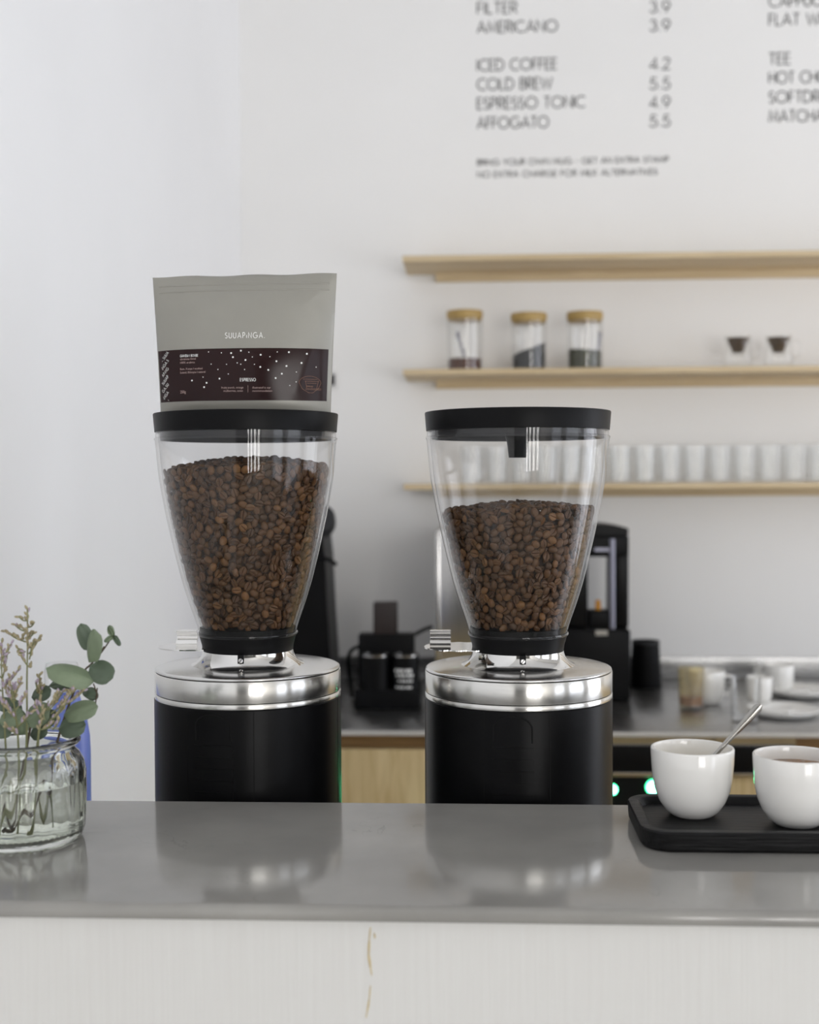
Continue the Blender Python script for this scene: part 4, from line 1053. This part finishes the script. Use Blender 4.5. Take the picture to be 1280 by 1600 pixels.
for i in range(nz_):
    for j in range(nz_):
        u, v = i / (nz_ - 1) - .5, j / (nz_ - 1) - .5
        vs.append((nc.x + u * .048 + .006 * math.sin(v * 9), 3.10 + v * .05 + .006 * math.sin(u * 11), BZ + .002 + .062 * math.exp(-(u * u + v * v) * 9) * (1 + .25 * math.sin(u * 23 + v * 17)) + .004 * abs(math.sin(v * 21))))
for i in range(nz_ - 1):
    for j in range(nz_ - 1): fs.append((i * nz_ + j, (i + 1) * nz_ + j, (i + 1) * nz_ + j + 1, i * nz_ + j + 1))
single('paper_napkin', MB().add(vs, fs), M['paper'], 'crumpled white paper napkin beside the cup near the wall', 'napkin', (nc.x, 3.10, BZ), smooth=25)
# light switch half hidden by the bag
sp = PY(522, 594, WY)
sw = thing('wall_switch', 'small grey wall switch half hidden behind the coffee bag', 'switch', (sp.x, WY, sp.z))
build('plate', MB().box(sp.x - .02, sp.x + .009, WY - .008, WY, sp.z - .022, sp.z + .022, .002), M['panel_white'], sw)
build('rocker', MB().box(sp.x - .013, sp.x + .003, WY - .011, WY - .007, sp.z - .014, sp.z + .014, .001), M['grey_plastic'], sw)

# ------------------------------------------------------------------ black tray with two cups
TZ = BAR_Z
tx0 = PY(988, 1270, 1.13).x; tx1 = tx0 + 0.30; ty0, ty1 = 1.058, 1.190
def rrect(x0, x1, y0, y1, r, n=8):
    out = []
    for cx, cy, a in ((x1 - r, y1 - r, 0), (x0 + r, y1 - r, 90), (x0 + r, y0 + r, 180), (x1 - r, y0 + r, 270)):
        out += [(cx + r * math.cos(math.radians(a + 90 * i / n)), cy + r * math.sin(math.radians(a + 90 * i / n))) for i in range(n + 1)]
    return out
loops = [(rrect(tx0 + .004, tx1 - .004, ty0 + .004, ty1 - .004, .022), TZ), (rrect(tx0 + .001, tx1 - .001, ty0 + .001, ty1 - .001, .025), TZ + .003), (rrect(tx0, tx1, ty0, ty1, .026), TZ + .016), (rrect(tx0 + .001, tx1 - .001, ty0 + .001, ty1 - .001, .025), TZ + .0175),
         (rrect(tx0 + .0085, tx1 - .0085, ty0 + .0085, ty1 - .0085, .018), TZ + .0175), (rrect(tx0 + .010, tx1 - .010, ty0 + .010, ty1 - .010, .017), TZ + .0165), (rrect(tx0 + .013, tx1 - .013, ty0 + .013, ty1 - .013, .014), TZ + .011)]
vs = []; fs = []; n = len(loops[0][0])
for lp, z in loops: vs += [(x, y, z) for x, y in lp]
for k in range(len(loops) - 1):
    for i in range(n):
        j = (i + 1) % n; fs.append((k * n + i, k * n + j, (k + 1) * n + j, (k + 1) * n + i))
fs.append(tuple(range(n))[::-1]); fs.append(tuple(range((len(loops) - 1) * n, len(loops) * n)))
single('serving_tray', MB().add(vs, fs), M['tray'], 'black stained wooden tray with raised rim on the grey bar top', 'tray', ((tx0 + tx1) / 2, (ty0 + ty1) / 2, TZ), smooth=35)
def bowl_cup(px, Y, label, level, cm, wpx):
    c = PY(px, 1220, Y); C = (c.x, Y, TZ + .011); r = wpx / 2 * Y / FPX; h = .0608
    t = thing('coffee_cup', label, 'cup', C, 'white cups on the black tray')
    out = [(0, 0), (r * .46, 0), (r * .52, .0012), (r * .66, .0055), (r * .80, .0135), (r * .90, .023), (r * .955, .034), (r * .985, .046), (r, h - .0015), (r - .0006, h - .0003), (r - .0016, h)]
    inn = [(r - .0027, h - .0004), (r - .0032, h - .0016), (r * .935, .046), (r * .90, .034), (r * .83, .024), (r * .70, .0145), (r * .5, .008), (0, .0062)]
    build('bowl', MB().lathe(out + inn, 80, C), M['porcelain'], t, 60)
    rl = float(np.interp(level, [.008, .0145, .024, .034, .046, .059], [r * .5, r * .70, r * .83, r * .90, r * .935, r - .0032]))
    build('coffee', MB().lathe([(rl + .0002, level), (rl * .6, level + .0003), (0, level + .0003)], 48, C), M[cm], t)
    return C, r, h
C1, r1, h1 = bowl_cup(1082, 1.140, 'white cup with a teaspoon in it on the black tray', .040, 'foam', 128)
C2, r2, h2 = bowl_cup(1245, 1.112, 'white cup with coffee left in it and no spoon on the black tray', .0490, 'coffee', 133)
# teaspoon leaning in the first cup
tip = PY(1189, 1101, 1.13); rimp = Vector((C1[0] + r1 * .80, C1[1] - .004, C1[2] + h1 - .002))
low = Vector((C1[0] - .010, C1[1] + .002, C1[2] + .012))
d = (tip - rimp).normalized(); 
rimp = PY(1128, 1168, 1.130)
low = rimp + (rimp - tip).normalized() * .045
low.z = max(low.z, C1[2] + .018)
path = [low, low.lerp(rimp, .5), rimp, rimp.lerp(tip, .35), rimp.lerp(tip, .7), rimp.lerp(tip, .93), tip]
wid = [.0022, .0019, .0020, .0026, .0036, .0038, .0020]
ax = (tip - low).normalized(); side = ax.cross(Vector((0.35, 1, 0.2))).normalized(); nr = side.cross(ax).normalized()
vs = []; fs = []
for p, w in zip(path, wid):
    for (a, b_) in ((-1, 0), (-.6, -.35), (0, -.5), (.6, -.35), (1, 0), (.6, .25), (0, .3), (-.6, .25)):
        vs.append(tuple(p + side * w * a + nr * .0018 * b_))
for i in range(len(path) - 1):
    for k in range(8): fs.append((i * 8 + k, i * 8 + (k + 1) % 8, (i + 1) * 8 + (k + 1) % 8, (i + 1) * 8 + k))
fs += [tuple(range(8))[::-1], tuple(len(vs) - 8 + k for k in range(8))]
ts = thing('teaspoon', 'steel teaspoon leaning in the white cup on the black tray', 'spoon', tuple(low))
build('handle', MB().add(vs, fs), M['spoon'], ts, 50)
rot = ax.to_track_quat('Z', 'Y').to_matrix().to_4x4(); rot.translation = low
build('bowl', MB().ellipsoid((0, 0, -.004), (.009, .0025, .012), 14, 8, M=rot), M['spoon'], ts)

# ------------------------------------------------------------------ glass jar with flowers
JY = 1.085; jc = PZ(35, 1318, BAR_Z); JX = PY(35, 1300, JY).x
JC = (JX, JY, BAR_Z)
jar = thing('flower_jar', 'clear ribbed glass jar with water holding a small bunch of flowers', 'jar', JC)
def flute(r, z, a):
    return r + (0.0009 * math.cos(22 * a) if .012 < z < .066 else 0)
outp = [(0, .0025), (.040, .001), (.048, 0), (.0515, .003), (.0532, .010), (.0535, .030), (.0535, .058), (.0525, .0665), (.0490, .0730), (.0452, .0768), (.0442, .0795), (.0452, .0812), (.0485, .0822), (.0500, .0840), (.0498, .0862), (.0480, .0882)]
inp = [(.0455, .0880), (.0435, .0850), (.0420, .0800), (.0425, .0765), (.0465, .0700), (.0497, .0640), (.0505, .057), (.0505, .030), (.0503, .012), (.0470, .0065), (0, .0060)]
build('glass', MB().lathe(outp, 132, JC, rmod=flute).lathe([outp[-1]] + inp, 132, JC), M['jar_glass'], jar, 60)
build('water', MB().lathe([(0, .0058), (.0468, .0063), (.0504, .0120), (.0506, .030), (.0506, .050), (.0502, .0506), (0, .0504)], 64, JC), M['water'], jar, 50)

def leaf_obj(base, tipp, wid, nrm, curl, m, parent, fold=0.0):
    base, tipp = Vector(base), Vector(tipp); ax = tipp - base; Ln = ax.length; ax.normalize()
    nrm = Vector(nrm); nrm = (nrm - ax * nrm.dot(ax)).normalized(); sd = ax.cross(nrm)
    nu, nv = 9, 8; vs = []; fs = []
    for lay in (0, 1):
        for i in range(nu + 1):
            t = i / nu; prof = max(.02, (1 - min(1, abs(2 * t ** .92 - 1)) ** 2.3) ** .5)
            for j in range(nv + 1):
                s = -1 + 2 * j / nv
                p = base + ax * (Ln * t) + sd * (wid / 2 * prof * s) + nrm * (curl * Ln * math.sin(pi * t) * .5 - fold * wid * abs(s) ** 1.5 * prof * .5 + .0003 * lay + .0006 * math.sin(7 * s + 5 * t))
                vs.append(tuple(p))
    K = (nu + 1) * (nv + 1)
    for i in range(nu):
        for j in range(nv):
            a = i * (nv + 1) + j; fs.append((a, a + nv + 1, a + nv + 2, a + 1)); fs.append((K + a, K + a + 1, K + a + nv + 2, K + a + nv + 1))
    return build('leaf', MB().add(vs, fs), m, parent, 60)
def FP(px, py, dy=0.0): return PY(px, py, JY + dy)
ROOT = lambda dx, dy: Vector((JX + dx, JY + dy, BAR_Z + .010))
# eucalyptus: two sprigs
e1 = thing('eucalyptus_sprig', 'eucalyptus sprig with large round leaves reaching out to the grinder side', 'sprig', ROOT(.0, .0), 'eucalyptus sprigs in the jar')
path = smoothpath([ROOT(-.01, 0), FP(70, 1230, .0), FP(92, 1150, .0), FP(112, 1090, -.005), FP(131, 1050, -.005), FP(142, 1038, -.005), FP(158, 1020, -.005), FP(170, 1003, -.005), FP(176, 994, -.005)])
build('stem', MB().tube(path, [.0014 - .0009 * i / len(path) for i in range(len(path))], 6), M['stem_dark'], e1)
for b_, t_, w, nv_, cu, mm, fo, dy in [
    ((141, 1017), (126, 974), 25, (.3, -1, .2), .1, 'leaf_dark', .1, .004), ((140, 1035), (147, 983), 40, (-.5, -.8, .5), .15, 'leaf', .5, -.012),
    ((141, 1040), (176, 1060), 38, (0, -1, .5), .1, 'leaf_dark', .25, -.008), ((146, 1066), (72, 1044), 40, (-.1, -.8, .7), .2, 'leaf', .5, -.015),
    ((146, 1063), (76, 1072), 22, (0, -.9, -.3), .1, 'leaf_dark', .1, .0), ((132, 1078), (152, 1092), 20, (.4, -.8, .3), .4, 'leaf_dark', .2, .004),
    ((100, 1118), (153, 1104), 34, (0, -.9, .5), .15, 'leaf', .3, -.010), ((92, 1140), (134, 1132), 34, (.1, -1, .3), .1, 'leaf_dark', .2, -.004),
    ((176, 994), (171, 977), 11, (0, -1, .2), .1, 'leaf', .1, -.005), ((177, 994), (163, 1003), 9, (0, -1, .4), .1, 'leaf', .2, -.005), ((178, 993), (188, 1009), 9, (0, -1, .3), .2, 'leaf_dark', .3, -.005)]:
    leaf_obj(FP(*b_, dy), FP(*t_, dy - .006), w * JY / FPX, nv_, cu, M[mm], e1, fo)
for a_, b_ in [((151, 1030), (163, 1010)), ((146, 1068), (153, 1090)), ((152, 1075), (149, 1104))]:
    build('twig', MB().tube([FP(*a_, -.005), FP((a_[0] + b_[0]) / 2, (a_[1] + b_[1]) / 2 - 1, -.005), FP(*b_, -.005)], .0006, 5), M['stem_dark'], e1)
e2 = thing('eucalyptus_sprig', 'short eucalyptus sprig with leaves sitting low over the jar rim', 'sprig', ROOT(-.015, .012), 'eucalyptus sprigs in the jar')
path = smoothpath([ROOT(-.015, .012), FP(30, 1240, .01), FP(45, 1150, .012), FP(55, 1100, .01), FP(62, 1072, .008)])
build('stem', MB().tube(path, .0011, 6), M['stem_dark'], e2)
for b_, t_, w, nv_, cu, mm, fo, dy in [
    ((50, 1090), (80, 1078), 26, (0, -.9, .4), .1, 'leaf_dark', .2, .010), ((40, 1125), (78, 1108), 40, (0, -.9, .5), .1, 'leaf', .2, -.006), ((40, 1115), (-2, 1128), 30, (-.1, -.9, .4), .1, 'leaf', .2, -.004),
    ((35, 1108), (-10, 1096), 26, (0, -.8, .5), .1, 'leaf_dark', .2, .008), ((62, 1135), (88, 1112), 26, (.2, -.9, .2), .1, 'leaf_dark', .2, .012), ((20, 1140), (-18, 1140), 30, (0, -.9, .4), .1, 'leaf_dark', .2, .006), ((48, 1150), (74, 1138), 24, (0, -.9, .3), .1, 'leaf_dark', .2, .016), ((30, 1148), (38, 1115), 26, (0, -1, .1), .05, 'leaf', .2, .0)]:
    leaf_obj(FP(*b_, dy), FP(*t_, dy - .005), w * JY / FPX, nv_, cu, M[mm], e2, fo)
# statice sprays: thin branching stems with dense rows of tiny calyces
def spray(root, pts, branches, label, dens=1.0, petal=.15):
    s = thing('statice_spray', label, 'flower', root, 'statice sprays in the jar')
    st = MB(); fl = MB(); pt = MB()
    p = smoothpath([root] + pts, 8); st.tube(p, [.0013 - .0008 * i / len(p) for i in range(len(p))], 6)
    def blooms(a, b2, r):
        n = max(4, int((b2 - a).length / .0017 * dens)); d_ = (b2 - a).normalized()
        for i in range(n):
            q = a.lerp(b2, i / (n - 1)); o = Vector((random.uniform(-1, 1), random.uniform(-1, 1), random.uniform(-.3, 1))).normalized()
            q2 = q + o * r * random.uniform(.5, 1.1); dr = (d_ + o * .8).normalized(); m_ = dr.to_track_quat('Z', 'Y').to_matrix().to_4x4(); m_.translation = q2
            tgt = pt if random.random() < petal else fl
            tgt.ellipsoid((0, 0, 0), (.0012, .0012, .0025), 6, 4, M=m_)
    for a, b2, r in branches:
        a, b2 = Vector(a), Vector(b2); mid = a.lerp(b2, .5) + Vector((0, 0, -.0015))
        st.tube(smoothpath([a, mid, b2], 4), [.0007] * 8 + [.0005], 5); blooms(a.lerp(b2, .3), b2, r)
    build('stem', st, M['stem'], s)
    f_ = build('calyces', fl, M['flower'], s, 60); f_['kind'] = 'stuff'
    if pt.v: q_ = build('petals', pt, M['petal'], s, 60); q_['kind'] = 'stuff'
def br(x0, y0, x1, y1, dy=-.008, r=.0016): return (FP(x0, y0, dy), FP(x1, y1, dy + random.uniform(-.006, .006)), r)
spray(ROOT(.0, -.01), [FP(38, 1230, -.005), FP(42, 1140, -.006), FP(42, 1070, -.008), FP(43, 1010, -.008), FP(43, 965, -.008)],
      [br(43, 975, 43, 950), br(43, 970, 29, 963), br(42, 987, 22, 975), br(44, 980, 54, 972), br(40, 1003, 8, 985), br(36, 998, 36, 992), br(44, 995, 54, 987), br(45, 1022, 63, 993), br(47, 1012, 54, 1000), br(43, 1040, 27, 1012), br(46, 1030, 50, 1008), br(43, 1025, 43, 985), br(40, 1018, 28, 1018), br(47, 1042, 49, 1038)],
      'tall statice spray with a slender pointed tip in the jar', 1.0, .08)
spray(ROOT(-.02, -.008), [FP(10, 1230, -.005), FP(8, 1150, -.006), FP(4, 1080, -.01), FP(2, 1030, -.01)],
      [br(2, 1045, 3, 1003), br(3, 1030, 18, 1005), br(0, 1040, -14, 1010), br(4, 1060, 12, 1018), br(3, 1060, -16, 1035), br(4, 1075, 30, 1045, -.012), br(2, 1080, -12, 1062)],
      'statice spray with mauve tips leaning away from the grinders', 1.1, .4)
spray(ROOT(.01, -.015), [FP(52, 1230, -.012), FP(60, 1150, -.016), FP(70, 1110, -.02), FP(76, 1095, -.022)],
      [br(76, 1110, 100, 1078, -.022), br(80, 1115, 118, 1076, -.022), br(90, 1112, 113, 1074, -.024), br(72, 1110, 93, 1080, -.024), br(70, 1125, 62, 1090, -.024), br(66, 1130, 54, 1096, -.022), br(78, 1125, 100, 1105, -.024), br(64, 1140, 84, 1128, -.024), br(95, 1105, 132, 1078, -.022), br(60, 1145, 64, 1120, -.024), br(82, 1140, 94, 1122, -.024)],
      'low statice spray of pale blooms in front of the eucalyptus leaves', 1.2, .3)
spray(ROOT(-.01, -.018), [FP(28, 1230, -.014), FP(28, 1150, -.018), FP(22, 1100, -.022), FP(18, 1070, -.022)],
      [br(18, 1085, 14, 1055, -.022), br(20, 1090, 34, 1060, -.022), br(22, 1100, 4, 1066, -.022), br(24, 1110, 42, 1080, -.024), br(22, 1115, -8, 1085, -.024), br(26, 1125, 8, 1100, -.024), br(28, 1135, 50, 1110, -.024), br(26, 1145, 6, 1132, -.026), br(28, 1148, 20, 1140, -.026), br(24, 1095, 22, 1068, -.022)],
      'dense mauve statice spray low over the rim of the jar', 1.5, .55)
spray(ROOT(.015, .01), [FP(58, 1230, .008), FP(60, 1150, .008), FP(61, 1090, .008), FP(62, 1065, .008)], [br(61, 1078, 62, 1052, .008), br(61, 1085, 56, 1066, .008), br(61, 1090, 68, 1070, .008)],
      'single thin statice stem behind the eucalyptus leaves', 1.0, .1)
for k, (a, b2, c3) in enumerate([((40, 1330), (52, 1300), (57, 1210)), ((33, 1300), (20, 1280), (12, 1200)), ((100, 1270), (98, 1240), (92, 1180)), ((115, 1300), (112, 1250), (105, 1180))]):
    pass

# ------------------------------------------------------------------ blue bottle behind the bar
BY = 1.50; bc = PY(107, 1200, BY); k = BY / FPX
ztop_ = PY(107, 1033, BY).z - LOW_Z
bo = thing('blue_bottle', 'blue plastic bottle with a clear cap behind the flower jar', 'bottle', (bc.x, BY, LOW_Z))
zs_ = PY(107, 1150, BY).z - LOW_Z; zn = PY(107, 1085, BY).z - LOW_Z
build('body', MB().lathe([(0, 0), (33 * k, 0), (35 * k, .004), (35 * k, zs_ - .02), (34 * k, zs_), (30 * k, zs_ + 26 * k), (24 * k, zs_ + 46 * k), (18 * k, zn), (18 * k, zn + .004), (0, zn + .004)], 48, (bc.x, BY, LOW_Z)), M['blue'], bo, 40)
build('clear_cap', MB().lathe([(26 * k, zn - .006), (27 * k, zn), (27 * k, ztop_ - .010), (24 * k, ztop_ - .002), (0, ztop_)], 40, (bc.x - 9 * k, BY, LOW_Z)), M['thin_glass'], bo, 60)
build('nozzle', MB().lathe([(14 * k, zn + .004), (14 * k, zn + .018), (7 * k, zn + .022), (6 * k, ztop_ - .008), (0, ztop_ - .007)], 24, (bc.x, BY, LOW_Z)), M['panel_white'], bo, 40)
